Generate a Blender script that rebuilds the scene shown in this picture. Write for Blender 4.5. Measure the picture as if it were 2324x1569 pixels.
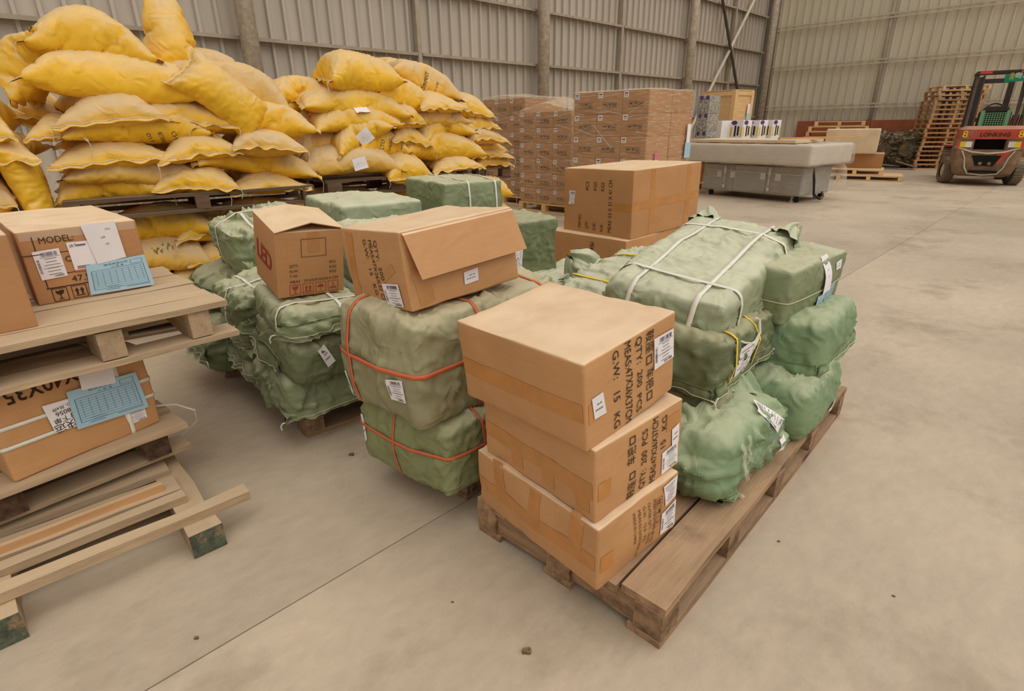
import bpy, math, random
import numpy as np
from mathutils import Matrix, Vector
from mathutils.bvhtree import BVHTree

scene = bpy.context.scene
col = scene.collection
for o in list(bpy.data.objects):
    bpy.data.objects.remove(o)

# ------------------------------------------------------------------ camera
cam = bpy.data.cameras.new('camera')
cam.sensor_width = 36.0
cam.lens = 36.0 * 1236.0 / 2324.0
cam.clip_end = 200
cam_ob = bpy.data.objects.new('camera', cam)
col.objects.link(cam_ob)
cam_ob.matrix_world = Matrix(((0.99990, 0.01388, 0.0, 0.0),
                              (-0.00518, 0.37337, -0.92767, 0.0),
                              (-0.01287, 0.92758, 0.37341, 1.40),
                              (0, 0, 0, 1)))
scene.camera = cam_ob

# ------------------------------------------------------------------ world: even bright overcast daylight
world = bpy.data.worlds.new('overcast_sky')
scene.world = world
world.use_nodes = True
bg = world.node_tree.nodes['Background']
bg.inputs['Color'].default_value = (1.0, 0.967, 0.928, 1)
bg.inputs['Strength'].default_value = 0.60
# broad soft daylight from above (hazy sun behind thin cloud)
sun = bpy.data.lights.new('hazy_sun', 'SUN')
sun.energy = 1.9
sun.angle = math.radians(85)
sun.color = (1.0, 0.97, 0.93)
sun_ob = bpy.data.objects.new('hazy_sun', sun)
col.objects.link(sun_ob)
sun_ob.rotation_euler = (math.radians(14), math.radians(24), 0)
sun_ob.location = (4, -4, 12)

vs = scene.view_settings
vs.view_transform = 'Standard'
vs.look = 'None'
vs.gamma = 1.0
vs.use_curve_mapping = False
vs.exposure = 0.0

# ------------------------------------------------------------------ helpers
R = math.radians
rng = np.random.RandomState(7)
random.seed(3)


def lin(c):
    return tuple(((v / 255.0 + 0.055) / 1.055) ** 2.4 if v > 10 else v / 255.0 / 12.92 for v in c) + (1.0,)


MATS = {}


def mat(name, c, rough=0.75, dust=0.0, dustc=(214, 188, 152), var=0.10, vscale=4.0, bump=0.0, bscale=60.0,
        metal=0.0, weave=0, wood=False, spec=0.3, lo=0.25, hi=0.95, stain=None, sscale=2.0, spos=0.55, rnd=0.06,
        wrinkle=0.0, wscale=9.0, coord='Object', stretch=None, fine=0.0, fscale=60.0, fstretch=None):
    """procedural material: colour with noise, settled dust on upward faces, grain / weave / wrinkle relief"""
    m = bpy.data.materials.new(name)
    MATS[name] = m
    m.use_nodes = True
    nt = m.node_tree
    N, L = nt.nodes, nt.links
    b = N['Principled BSDF']
    b.inputs['Roughness'].default_value = rough
    b.inputs['Metallic'].default_value = metal
    b.inputs['Specular IOR Level'].default_value = spec
    tc = N.new('ShaderNodeTexCoord')
    src = tc.outputs[coord]
    oi = N.new('ShaderNodeObjectInfo')
    if stretch:
        mp = N.new('ShaderNodeMapping')
        mp.inputs['Scale'].default_value = stretch
        L.new(src, mp.inputs[0])
        nsrc = mp.outputs[0]
    else:
        nsrc = src
    n1 = N.new('ShaderNodeTexNoise')
    n1.noise_dimensions = '4D'
    n1.inputs['Scale'].default_value = vscale
    n1.inputs['Detail'].default_value = 6
    n1.inputs['Roughness'].default_value = 0.6
    L.new(nsrc, n1.inputs['Vector'])
    mul = N.new('ShaderNodeMath'); mul.operation = 'MULTIPLY'; mul.inputs[1].default_value = 37.0
    L.new(oi.outputs['Random'], mul.inputs[0]); L.new(mul.outputs[0], n1.inputs['W'])
    lc = lin(c)
    mix = N.new('ShaderNodeMix'); mix.data_type = 'RGBA'
    mr = N.new('ShaderNodeMapRange')
    mr.inputs[1].default_value = 0.3; mr.inputs[2].default_value = 0.7
    L.new(n1.outputs[0], mr.inputs[0]); L.new(mr.outputs[0], mix.inputs[0])
    mix.inputs[6].default_value = tuple(v * (1 - var * 1.6) for v in lc[:3]) + (1,)
    mix.inputs[7].default_value = tuple(min(1, v * (1 + var * 1.6)) for v in lc[:3]) + (1,)
    out = mix.outputs[2]
    if stain:
        n3 = N.new('ShaderNodeTexNoise'); n3.inputs['Scale'].default_value = sscale; n3.inputs['Detail'].default_value = 8
        n3.inputs['Roughness'].default_value = 0.65
        L.new(src, n3.inputs['Vector'])
        m3 = N.new('ShaderNodeMapRange'); m3.inputs[1].default_value = spos; m3.inputs[2].default_value = spos + 0.12
        L.new(n3.outputs[0], m3.inputs[0])
        x3 = N.new('ShaderNodeMix'); x3.data_type = 'RGBA'
        L.new(m3.outputs[0], x3.inputs[0]); L.new(out, x3.inputs[6]); x3.inputs[7].default_value = lin(stain)
        out = x3.outputs[2]
    if fine:
        nf = N.new('ShaderNodeTexNoise'); nf.inputs['Scale'].default_value = fscale; nf.inputs['Detail'].default_value = 9
        nf.inputs['Roughness'].default_value = 0.75
        fsrc = src
        if fstretch:
            mf = N.new('ShaderNodeMapping'); mf.inputs['Scale'].default_value = fstretch; mf.inputs['Rotation'].default_value = (0, 0, 0.5)
            L.new(src, mf.inputs[0]); fsrc = mf.outputs[0]
        L.new(fsrc, nf.inputs['Vector'])
        mf2 = N.new('ShaderNodeMapRange'); mf2.inputs[1].default_value = .25; mf2.inputs[2].default_value = .75
        mf2.inputs[3].default_value = 1 - fine; mf2.inputs[4].default_value = 1 + fine
        L.new(nf.outputs[0], mf2.inputs[0])
        xf = N.new('ShaderNodeMix'); xf.data_type = 'RGBA'; xf.blend_type = 'MULTIPLY'; xf.inputs[0].default_value = 1.0
        L.new(out, xf.inputs[6]); L.new(mf2.outputs[0], xf.inputs[7])
        out = xf.outputs[2]
    hs = N.new('ShaderNodeHueSaturation')
    mr2 = N.new('ShaderNodeMapRange'); mr2.inputs[3].default_value = 1 - rnd; mr2.inputs[4].default_value = 1 + rnd
    L.new(oi.outputs['Random'], mr2.inputs[0]); L.new(mr2.outputs[0], hs.inputs['Value']); L.new(out, hs.inputs['Color'])
    out = hs.outputs[0]
    h_out = None
    if weave:
        uvn = N.new('ShaderNodeTexCoord')
        hs_ = []
        for d in ('X', 'Y'):
            w = N.new('ShaderNodeTexWave'); w.wave_type = 'BANDS'; w.bands_direction = d
            w.inputs['Scale'].default_value = weave; w.inputs['Distortion'].default_value = 0.6
            w.inputs['Detail'].default_value = 1
            L.new(uvn.outputs['UV'], w.inputs[0]); hs_.append(w.outputs['Fac'])
        mm = N.new('ShaderNodeMath'); mm.operation = 'MULTIPLY'
        L.new(hs_[0], mm.inputs[0]); L.new(hs_[1], mm.inputs[1])
        h_out = mm.outputs[0]
        xw = N.new('ShaderNodeMix'); xw.data_type = 'RGBA'; xw.blend_type = 'MULTIPLY'; xw.inputs[0].default_value = 0.35
        L.new(out, xw.inputs[6])
        cr = N.new('ShaderNodeMapRange'); cr.inputs[3].default_value = 0.72; cr.inputs[4].default_value = 1.25
        L.new(h_out, cr.inputs[0]); L.new(cr.outputs[0], xw.inputs[7])
        out = xw.outputs[2]
    if dust > 0:
        g = N.new('ShaderNodeNewGeometry')
        sx = N.new('ShaderNodeSeparateXYZ'); L.new(g.outputs['Normal'], sx.inputs[0])
        md = N.new('ShaderNodeMapRange'); md.interpolation_type = 'SMOOTHSTEP'
        md.inputs[1].default_value = lo; md.inputs[2].default_value = hi; md.inputs[4].default_value = dust
        L.new(sx.outputs[2], md.inputs[0])
        n2 = N.new('ShaderNodeTexNoise'); n2.inputs['Scale'].default_value = 7; n2.inputs['Detail'].default_value = 6
        L.new(src, n2.inputs['Vector'])
        m2 = N.new('ShaderNodeMapRange'); m2.inputs[1].default_value = 0.25; m2.inputs[2].default_value = 0.6
        m2.inputs[3].default_value = 0.6; m2.inputs[4].default_value = 1.0
        L.new(n2.outputs[0], m2.inputs[0])
        mq = N.new('ShaderNodeMath'); mq.operation = 'MULTIPLY'
        L.new(md.outputs[0], mq.inputs[0]); L.new(m2.outputs[0], mq.inputs[1])
        xd = N.new('ShaderNodeMix'); xd.data_type = 'RGBA'
        L.new(mq.outputs[0], xd.inputs[0]); L.new(out, xd.inputs[6]); xd.inputs[7].default_value = lin(dustc)
        out = xd.outputs[2]
    L.new(out, b.inputs['Base Color'])
    nrm = None
    if wrinkle:
        nw = N.new('ShaderNodeTexNoise'); nw.inputs['Scale'].default_value = wscale; nw.inputs['Detail'].default_value = 5
        nw.inputs['Roughness'].default_value = 0.55; nw.inputs['Distortion'].default_value = 1.2
        try:
            nw.noise_type = 'RIDGED_MULTIFRACTAL'
        except Exception:
            pass
        L.new(src, nw.inputs['Vector'])
        bw = N.new('ShaderNodeBump'); bw.inputs['Strength'].default_value = wrinkle; bw.inputs['Distance'].default_value = 0.03
        L.new(nw.outputs[0], bw.inputs['Height'])
        nrm = bw.outputs[0]
    if bump or weave:
        if h_out is None:
            nb = N.new('ShaderNodeTexNoise'); nb.inputs['Scale'].default_value = bscale; nb.inputs['Detail'].default_value = 5
            L.new(nsrc, nb.inputs['Vector']); h_out = nb.outputs[0]
        bp = N.new('ShaderNodeBump'); bp.inputs['Strength'].default_value = bump or 0.25
        bp.inputs['Distance'].default_value = 0.004 if not weave else 0.0015
        L.new(h_out, bp.inputs['Height'])
        if nrm is not None:
            L.new(nrm, bp.inputs['Normal'])
        nrm = bp.outputs[0]
    if nrm is not None:
        L.new(nrm, b.inputs['Normal'])
    return m


def film_mat(name, c, base, streak, stretch, scale=6.0, rough=0.18):
    """clear stretch film: see-through, with whitish stretched streaks that also paint in highlights, and gloss"""
    m = bpy.data.materials.new(name); MATS[name] = m
    m.use_nodes = True
    nt = m.node_tree; N, L = nt.nodes, nt.links
    b = N['Principled BSDF']
    b.inputs['Base Color'].default_value = lin(c)
    b.inputs['Roughness'].default_value = rough
    tc = N.new('ShaderNodeTexCoord'); mp = N.new('ShaderNodeMapping'); mp.inputs['Scale'].default_value = stretch
    L.new(tc.outputs['UV'], mp.inputs[0])
    n = N.new('ShaderNodeTexNoise'); n.inputs['Scale'].default_value = scale; n.inputs['Detail'].default_value = 7
    n.inputs['Roughness'].default_value = 0.7; n.inputs['Distortion'].default_value = 0.4
    L.new(mp.outputs[0], n.inputs['Vector'])
    r = N.new('ShaderNodeMapRange'); r.inputs[1].default_value = 0.50; r.inputs[2].default_value = 0.80
    r.inputs[3].default_value = base; r.inputs[4].default_value = streak
    L.new(n.outputs[0], r.inputs[0]); L.new(r.outputs[0], b.inputs['Alpha'])
    bp = N.new('ShaderNodeBump'); bp.inputs['Strength'].default_value = 0.6; bp.inputs['Distance'].default_value = 0.01
    L.new(n.outputs[0], bp.inputs['Height']); L.new(bp.outputs[0], b.inputs['Normal'])
    return m


# --- vectorised value noise -------------------------------------------------
def _hash(i, j, k, s):
    h = (i * 374761393 + j * 668265263 + k * 2147483647 + s * 1274126177) & 0xFFFFFFFF
    h = ((h ^ (h >> 13)) * 1274126177) & 0xFFFFFFFF
    h = (h ^ (h >> 16)) & 0xFFFFFFFF
    return h / 4294967295.0 * 2 - 1


def noise3(P, s=0):
    P = np.asarray(P, float)
    I = np.floor(P).astype(np.int64); f = P - I
    u = f * f * f * (f * (f * 6 - 15) + 10)
    r = 0
    for a in (0, 1):
        for b in (0, 1):
            for c in (0, 1):
                w = (u[:, 0] if a else 1 - u[:, 0]) * (u[:, 1] if b else 1 - u[:, 1]) * (u[:, 2] if c else 1 - u[:, 2])
                r = r + w * _hash(I[:, 0] + a, I[:, 1] + b, I[:, 2] + c, s)
    return r


def fbm(P, s=0, o=3):
    r, a = 0, 1.0
    for i in range(o):
        r = r + a * noise3(P * (2.03 ** i), s + i * 17); a *= 0.5
    return r


def ridged(P, s=0):
    """sharp crease lines, roughly 0..1"""
    W = np.stack([noise3(P * 0.6, s + 91), noise3(P * 0.6, s + 92), noise3(P * 0.6, s + 93)], 1) * 0.9
    q = P + W
    return (1 - np.abs(noise3(q, s)) * 1.6) * 0.65 + (1 - np.abs(noise3(q * 2.1, s + 5)) * 1.6) * 0.35


# --- mesh plumbing ------------------------------------------------------------
def mesh_from(name, V, F, UV=None, smooth=False):
    me = bpy.data.meshes.new(name)
    me.from_pydata([tuple(v) for v in V], [], [tuple(f) for f in F])
    if UV is not None:
        uvl = me.uv_layers.new(name='UVMap')
        uvl.data.foreach_set('uv', np.asarray(UV, np.float32).ravel())
    if smooth:
        me.polygons.foreach_set('use_smooth', [True] * len(me.polygons))
    me.update()
    return me


def link(name, me, material=None, parent=None, loc=(0, 0, 0), rot=(0, 0, 0)):
    o = bpy.data.objects.new(name, me)
    col.objects.link(o)
    o.location = loc
    o.rotation_euler = rot
    if parent is not None:
        o.parent = parent
    if material is not None and me is not None and len(me.materials) == 0:
        me.materials.append(MATS[material] if isinstance(material, str) else material)
    return o


def empty(name, loc=(0, 0, 0), M=None):
    o = bpy.data.objects.new(name, None)
    o.empty_display_size = 0.1
    col.objects.link(o)
    if M is not None:
        o.matrix_world = M
    else:
        o.location = loc
    return o


def tag(o, label, cat, group=None):
    o['label'] = label
    o['category'] = cat
    if group:
        o['group'] = group
    return o


def pose(loc, yaw, tx=0, ty=0):
    return Matrix.Translation(Vector(loc)) @ Matrix.Rotation(R(yaw), 4, 'Z') @ Matrix.Rotation(R(ty), 4, 'Y') @ Matrix.Rotation(R(tx), 4, 'X')


class MB:
    """collects boxes / prisms / tubes, then builds one mesh"""
    def __init__(self):
        self.V, self.F = [], []

    def add(self, V, F):
        n = len(self.V)
        self.V += [tuple(v) for v in V]
        self.F += [tuple(i + n for i in f) for f in F]
        return self

    def box(self, c, d, M=None, bev=0.0):
        x, y, z = (k / 2 for k in d)
        if bev > 0:
            b = bev
            pr = [(-x + b, -y), (x - b, -y), (x, -y + b), (x, y - b), (x - b, y), (-x + b, y), (-x, y - b), (-x, -y + b)]
            ins = [(p[0] * (x - b) / x, p[1] * (y - b) / y) for p in pr]
            V = [(p[0], p[1], -z) for p in ins] + [(p[0], p[1], -z + b) for p in pr] + [(p[0], p[1], z - b) for p in pr] + [(p[0], p[1], z) for p in ins]
            F = [tuple(range(7, -1, -1)), tuple(range(24, 32))]
            for r in range(3):
                for i in range(8):
                    F.append((r * 8 + i, r * 8 + (i + 1) % 8, r * 8 + 8 + (i + 1) % 8, r * 8 + 8 + i))
        else:
            V = [(sx * x, sy * y, sz * z) for sz in (-1, 1) for sy in (-1, 1) for sx in (-1, 1)]
            F = [(0, 2, 3, 1), (4, 5, 7, 6), (0, 1, 5, 4), (2, 6, 7, 3), (0, 4, 6, 2), (1, 3, 7, 5)]
        V = [Vector(v) for v in V]
        if M is not None:
            V = [M @ v for v in V]
        c = Vector(c)
        return self.add([v + c for v in V], F)

    def tube(self, p, r, n=10, cap=True, r2=None):
        """tube along a polyline; r may be a list"""
        p = [Vector(q) for q in p]
        rs = r if isinstance(r, (list, tuple)) else [r] * len(p)
        V, F = [], []
        up = Vector((0, 0, 1))
        prev = None
        for i, q in enumerate(p):
            t = (p[min(i + 1, len(p) - 1)] - p[max(i - 1, 0)]).normalized()
            a = prev if prev is not None else (up if abs(t.z) < 0.95 else Vector((1, 0, 0)))
            a = (a - t * a.dot(t)).normalized()
            prev = a
            b = t.cross(a)
            for k in range(n):
                th = 2 * math.pi * k / n
                V.append(q + (a * math.cos(th) + b * math.sin(th)) * rs[i])
        for i in range(len(p) - 1):
            for k in range(n):
                F.append((i * n + k, i * n + (k + 1) % n, (i + 1) * n + (k + 1) % n, (i + 1) * n + k))
        if cap:
            F.append(tuple(range(n - 1, -1, -1)))
            F.append(tuple((len(p) - 1) * n + k for k in range(n)))
        return self.add(V, F)

    def prism(self, poly, axis_from, axis_to):
        """poly: list of 3D points (one end); extruded by vector axis_to - axis_from"""
        d = Vector(axis_to) - Vector(axis_from)
        n = len(poly)
        V = [Vector(p) for p in poly] + [Vector(p) + d for p in poly]
        F = [tuple(range(n - 1, -1, -1)), tuple(range(n, 2 * n))]
        F += [(i, (i + 1) % n, n + (i + 1) % n, n + i) for i in range(n)]
        return self.add(V, F)

    def mesh(self, name, smooth=False):
        return mesh_from(name, self.V, self.F, smooth=smooth)

    def build(self, name, material, parent=None, smooth=False, loc=(0, 0, 0), rot=(0, 0, 0)):
        return link(name, self.mesh(name, smooth), material, parent, loc, rot)


# --- rounded, subdivided box: returns V, F, UV(per corner, metres), N ----------
def rbox(dims, r, sp):
    h = np.array(dims, float) / 2
    n = [max(3, int(round((d - 2 * r) / sp))) + 6 for d in dims]
    keys, faces, uvs = [], [], []
    base = 0
    for ax in range(3):
        u, v = (ax + 1) % 3, (ax + 2) % 3
        for s in (0, 1):
            iu, iv = np.meshgrid(np.arange(n[u] + 1), np.arange(n[v] + 1), indexing='ij')
            K = np.zeros(iu.shape + (3,), np.int64)
            K[..., u] = iu; K[..., v] = iv; K[..., ax] = n[ax] * s
            idx = base + np.arange(iu.size).reshape(iu.shape)
            q = np.stack([idx[:-1, :-1], idx[1:, :-1], idx[1:, 1:], idx[:-1, 1:]], -1).reshape(-1, 4)
            if s == 0:
                q = q[:, ::-1]
            faces.append(q)
            keys.append(K.reshape(-1, 3))
            base += iu.size
    K = np.concatenate(keys); Fq = np.concatenate(faces)
    r = min(r, h.min() * 0.98)
    P0 = np.zeros(K.shape)
    for ax in range(3):
        edge = np.array([0, .3, .65]) * r - h[ax]
        inner_n = n[ax] + 1 - 6
        lat = np.concatenate([edge, np.linspace(-h[ax] + r, h[ax] - r, inner_n), -edge[::-1]])
        P0[:, ax] = lat[K[:, ax]]
    # uv per corner in metres from the face grid (before merging)
    ax_of = np.concatenate([np.full(len(f), i // 2) for i, f in enumerate(faces)])
    UV = np.zeros((len(Fq), 4, 2))
    for ax in range(3):
        u, v = ((1, 2), (0, 2), (0, 1))[ax]
        m = ax_of == ax
        UV[m, :, 0] = P0[Fq[m]][:, :, u]; UV[m, :, 1] = P0[Fq[m]][:, :, v]
    code = (K[:, 0] * (n[1] + 1) + K[:, 1]) * (n[2] + 1) + K[:, 2]
    _, first, inv = np.unique(code, return_index=True, return_inverse=True)
    P = P0[first]; F = inv.reshape(-1)[Fq]
    inner = np.clip(P, -(h - r), h - r)
    d = P - inner
    Nn = d / np.maximum(np.linalg.norm(d, axis=1, keepdims=True), 1e-9)
    return inner + Nn * r, F, UV, Nn


class Solid:
    """a soft box body in local space (origin at base centre) that labels and straps can be laid on"""
    def __init__(self, V, F):
        self.V = V
        self.bvh = BVHTree.FromPolygons([tuple(v) for v in V], [tuple(f) for f in F])

    def hit(self, o, d):
        return self.bvh.ray_cast(Vector(o), Vector(d).normalized())


FACE = {'-y': ((0, -1, 0), (1, 0, 0), (0, 0, 1)), '+y': ((0, 1, 0), (-1, 0, 0), (0, 0, 1)),
        '-x': ((-1, 0, 0), (0, -1, 0), (0, 0, 1)), '+x': ((1, 0, 0), (0, 1, 0), (0, 0, 1)),
        '+z': ((0, 0, 1), (1, 0, 0), (0, 1, 0))}


def face_frame(dims, face):
    n, u, v = (np.array(k, float) for k in FACE[face])
    c = np.array([0, 0, dims[2] / 2]) + n * np.abs(n * np.array(dims)).sum() / 2
    return c, n, u, v


def lay(th, face, pts, off):
    """drop 2-D face points (metres from face centre) onto the body surface, lifted by off"""
    S, dims = th['solid'], th['dims']
    c, n, u, v = face_frame(dims, face)
    out, last = [], 0.0
    for a, b in pts:
        p = c + u * a + v * b
        o = p + n * 0.25
        h = S.hit(o, -n)
        if h[0] is not None and h[3] < 0.40:
            last = float(np.dot(np.array(h[0]) - p, n))
        out.append(p + n * (last + off))
    return out


def patch(th, face, u, v, w, h, rot=0, material='paper', name='label', nx=6, ny=6, off=0.0025, curl=0.0, parent=None, quad=None, label=None):
    """paper / tape laid on a face. quad: four (u,v) corners instead of u,v,w,h,rot (top-left, top-right, bottom-right, bottom-left)"""
    if quad is None:
        cr, sr = math.cos(R(rot)), math.sin(R(rot))
        f = lambda a, b: (u + a * w * cr - b * h * sr, v + a * w * sr + b * h * cr)
    else:
        q = [np.array(k, float) for k in quad]
        def f(a, b):
            s, t = a + .5, .5 - b
            p = (q[0] * (1 - s) + q[1] * s) * (1 - t) + (q[3] * (1 - s) + q[2] * s) * t
            return (p[0], p[1])
    pts = [f(i / nx - .5, j / ny - .5) for j in range(ny + 1) for i in range(nx + 1)]
    P = lay(th, face, pts, 0.0)
    n_ = np.array(FACE[face][0], float)
    c_, _, u_, v_ = face_frame(th['dims'], face)
    D = np.array([np.dot(p - c_, n_) for p in P]).reshape(ny + 1, nx + 1)
    if nx > 2 and ny > 2:           # paper bridges the small creases below it
        top = D.copy()
        for _ in range(6):
            E_ = np.pad(D, 1, mode='edge')
            D = (E_[:-2, 1:-1] + E_[2:, 1:-1] + E_[1:-1, :-2] + E_[1:-1, 2:] + 2 * E_[1:-1, 1:-1]) / 6
        D = D + max(0.0, np.percentile(top - D, 85))
    P = [c_ + u_ * q[0] + v_ * q[1] + n_ * (dd + off) for q, dd in zip(pts, D.ravel())]
    if curl:
        n = np.array(FACE[face][0], float)
        k = 0
        for j in range(ny + 1):
            for i in range(nx + 1):
                P[k] = P[k] + n * curl * (max(0, 1 - 2.0 * j / ny) ** 2)
                k += 1
    F = [(j * (nx + 1) + i, j * (nx + 1) + i + 1, (j + 1) * (nx + 1) + i + 1, (j + 1) * (nx + 1) + i) for j in range(ny) for i in range(nx)]
    o = link(name, mesh_from(name, P, F, smooth=True), material, parent or th['root'])
    if label:
        o['label'] = label
    G = np.array(P).reshape(ny + 1, nx + 1, 3)

    def on(a, b, lift=.0009):
        s, t = min(max((a + .5) * nx, 0), nx - 1e-6), min(max((b + .5) * ny, 0), ny - 1e-6)
        i, j = int(s), int(t); s -= i; t -= j
        p = (G[j, i] * (1 - s) + G[j, i + 1] * s) * (1 - t) + (G[j + 1, i] * (1 - s) + G[j + 1, i + 1] * s) * t
        return p + np.array(FACE[face][0], float) * lift
    th['last'] = on
    return o


# --- flat print ---------------------------------------------------------------
_font = bpy.data.curves.new('lettering', 'FONT')
_font_ob = bpy.data.objects.new('lettering', _font)
col.objects.link(_font_ob)
_tcache = {}


def text2d(s, bold=0.0):
    """triangulated outline of a string, height of capitals = 1, left/baseline at origin"""
    if (s, bold) in _tcache:
        return _tcache[s, bold]
    _font.body = s
    _font.size = 1.0 / 0.73
    _font.resolution_u = 3
    _font.offset = bold
    dg = bpy.context.evaluated_depsgraph_get()
    dg.update()
    me = bpy.data.meshes.new_from_object(_font_ob.evaluated_get(dg))
    V = [(v.co.x, v.co.y) for v in me.vertices]
    F = [tuple(p.vertices) for p in me.polygons]
    bpy.data.meshes.remove(me)
    _tcache[s, bold] = (V, F)
    return V, F


class Print:
    """collects flat print (lettering, bars, icons) in face coordinates"""
    def __init__(self):
        self.V, self.F = [], []

    def _add(self, V, F):
        n = len(self.V); self.V += V; self.F += [tuple(i + n for i in f) for f in F]

    def text(self, s, x, y, h, rot=0, sx=1.0, bold=0.0, width=None, centre=False):
        V, F = text2d(s, bold)
        if not V:
            return self
        w = max(v[0] for v in V)
        if width:
            sx = width / (w * h)
        c, q = math.cos(R(rot)), math.sin(R(rot))
        ox = -w / 2 if centre else 0
        self._add([(x + (a + ox) * h * sx * c - b * h * q, y + (a + ox) * h * sx * q + b * h * c) for a, b in V], F)
        return self

    def rect(self, x, y, w, h, rot=0):
        c, q = math.cos(R(rot)), math.sin(R(rot))
        P = [(-w / 2, -h / 2), (w / 2, -h / 2), (w / 2, h / 2), (-w / 2, h / 2)]
        self._add([(x + a * c - b * q, y + a * q + b * c) for a, b in P], [(0, 1, 2, 3)])
        return self

    def frame(self, x, y, w, h, t, rot=0):
        c, q = math.cos(R(rot)), math.sin(R(rot))
        for a, b, ww, hh in ((0, h / 2, w + t, t), (0, -h / 2, w + t, t), (-w / 2, 0, t, h), (w / 2, 0, t, h)):
            self.rect(x + a * c - b * q, y + a * q + b * c, ww, hh, rot)
        return self

    def poly(self, P, x, y, s, rot=0):
        c, q = math.cos(R(rot)), math.sin(R(rot))
        self._add([(x + (a * c - b * q) * s, y + (a * q + b * c) * s) for a, b in P], [tuple(range(len(P)))])
        return self

    def icon(self, kind, x, y, s, rot=0, frame=True):
        if frame:
            self.frame(x, y, s, s * 1.05, s * 0.05, rot)
        pl = lambda P: self.poly(P, x, y, s, rot)
        if kind == 'glass':
            pl([(-.3, .36), (-.08, .30), (-.16, .22), (.02, .38), (.3, .36), (.24, .1), (.04, -.02), (-.04, -.02), (-.24, .1)])
            pl([(-.035, 0), (.035, 0), (.035, -.32), (-.035, -.32)])
            pl([(-.2, -.38), (.2, -.38), (.14, -.32), (-.14, -.32)])
        elif kind == 'up':
            for k in (-.18, .18):
                pl([(k - .16, .08), (k + .16, .08), (k, .36)]); pl([(k - .07, .08), (k - .07, -.24), (k + .07, -.24), (k + .07, .08)])
            pl([(-.34, -.36), (.34, -.36), (.34, -.29), (-.34, -.29)])
        elif kind == 'rain':
            A = [(.34 * math.cos(t), .02 + .26 * math.sin(t)) for t in np.linspace(0, math.pi, 9)]
            pl(A); pl([(-.02, .02), (.02, .02), (.02, -.3), (-.02, -.3)]); pl([(-.1, -.34), (.02, -.34), (.02, -.29), (-.1, -.29)])
            for k in (-.1, .0, .1):
                pl([(k - .015, .33), (k + .015, .33), (k + .015, .4), (k - .015, .4)])
        elif kind == 'five':
            self.text('5', x, y + .02 * s, .34 * s, rot, centre=True)
            for k in (-.14, -.21, -.28):
                pl([(-.34, k), (.34, k), (.34, k + .04), (-.34, k + .04)])
        elif kind == 'hook':
            pl([(-.03, .36), (.03, .36), (.03, .0), (-.03, .0)]); pl([(-.2, -.06), (.2, .02), (.2, -.04), (-.2, -.12)])
            pl([(-.2, -.2), (.1, -.14), (.1, -.3), (-.2, -.3)])
        return self

    def bars(self, x, y, w, h, n=22, rot=0, seed=1):
        rr = random.Random(seed)
        c, q = math.cos(R(rot)), math.sin(R(rot))
        for i in range(n):
            a = (i + .5) / n * w - w / 2
            self.rect(x + a * c, y + a * q, w / n * rr.choice((.3, .5, .8)), h, rot)
        return self

    def put(self, th, face, material='ink', name='printing', off=0.0022, parent=None, warp=None):
        P = lay(th, face, self.V, off) if warp is None else [warp(a, b) for a, b in self.V]
        return link(name, mesh_from(name, P, self.F), material, parent or th['root'])


# ------------------------------------------------------------------ materials
mat('concrete', (184, 166, 142), rough=0.55, var=0.13, vscale=0.55, bump=0.12, bscale=25, spec=0.35, stain=(164, 146, 122), sscale=1.1, spos=0.53, rnd=0.0, fine=0.13, fscale=9, fstretch=(1, 2, 1))
mat('joint', (120, 98, 75), rough=0.9)
mat('sheet_left', (184, 172, 156), rough=0.5, var=0.05, vscale=1.2, rnd=0.025, spec=0.3, stretch=(3, 3, 0.3))
mat('sheet_right', (208, 197, 173), rough=0.5, var=0.05, vscale=1.2, rnd=0.03, spec=0.3, stretch=(3, 3, 0.3))
mat('steel_pipe', (170, 155, 134), rough=0.55, var=0.16, vscale=14, bump=0.3, bscale=90, metal=0.15)
mat('steel_rail', (162, 147, 126), rough=0.6, var=0.1, dust=0.8)
mat('steel_dark', (82, 72, 62), rough=0.6, var=0.1, dust=0.5)
mat('galvanised', (196, 184, 160), rough=0.5, var=0.1, dust=0.5)
mat('rust_red', (158, 88, 58), rough=0.8, var=0.16, vscale=3, dust=0.5)
mat('cardboard', (184, 135, 88), rough=0.8, dust=0.85, dustc=(228, 202, 164), var=0.05, vscale=3, bump=0.1, bscale=120, hi=0.9, lo=0.3, fine=0.07, fscale=9, fstretch=(1, 1, 12))
mat('cardboard_orange', (191, 142, 94), rough=0.55, dust=0.9, dustc=(228, 200, 164), var=0.05, vscale=3, bump=0.1, bscale=90, wrinkle=0.12, wscale=7, fine=0.07, fscale=9, fstretch=(1, 1, 12))
mat('cardboard_pale', (178, 130, 86), rough=0.85, dust=0.85, dustc=(232, 206, 170), var=0.05, vscale=3, bump=0.08, bscale=120, fine=0.07, fscale=9, fstretch=(1, 1, 12))
mat('cardboard_grey', (178, 132, 88), rough=0.8, dust=0.6, dustc=(222, 192, 150), var=0.05, vscale=3, rnd=0.05, fine=0.07, fscale=9, fstretch=(1, 1, 12))
mat('cardboard_edge', (170, 122, 74), rough=0.9)
mat('dark_gap', (52, 36, 24), rough=0.95)
mat('tape', (186, 126, 66), rough=0.3, var=0.08, vscale=12, spec=0.5, rnd=0.03)
mat('tape_light', (186, 134, 84), rough=0.28, var=0.06, vscale=12, spec=0.5, rnd=0.03)
mat('ink', (58, 42, 30), rough=0.85, var=0.1, vscale=40, rnd=0)
mat('ink_brown', (96, 62, 36), rough=0.85, var=0.15, vscale=40, rnd=0)
mat('ink_red', (160, 62, 48), rough=0.85, var=0.08, vscale=30, rnd=0)
mat('ink_blue', (74, 92, 108), rough=0.85, rnd=0)
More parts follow.
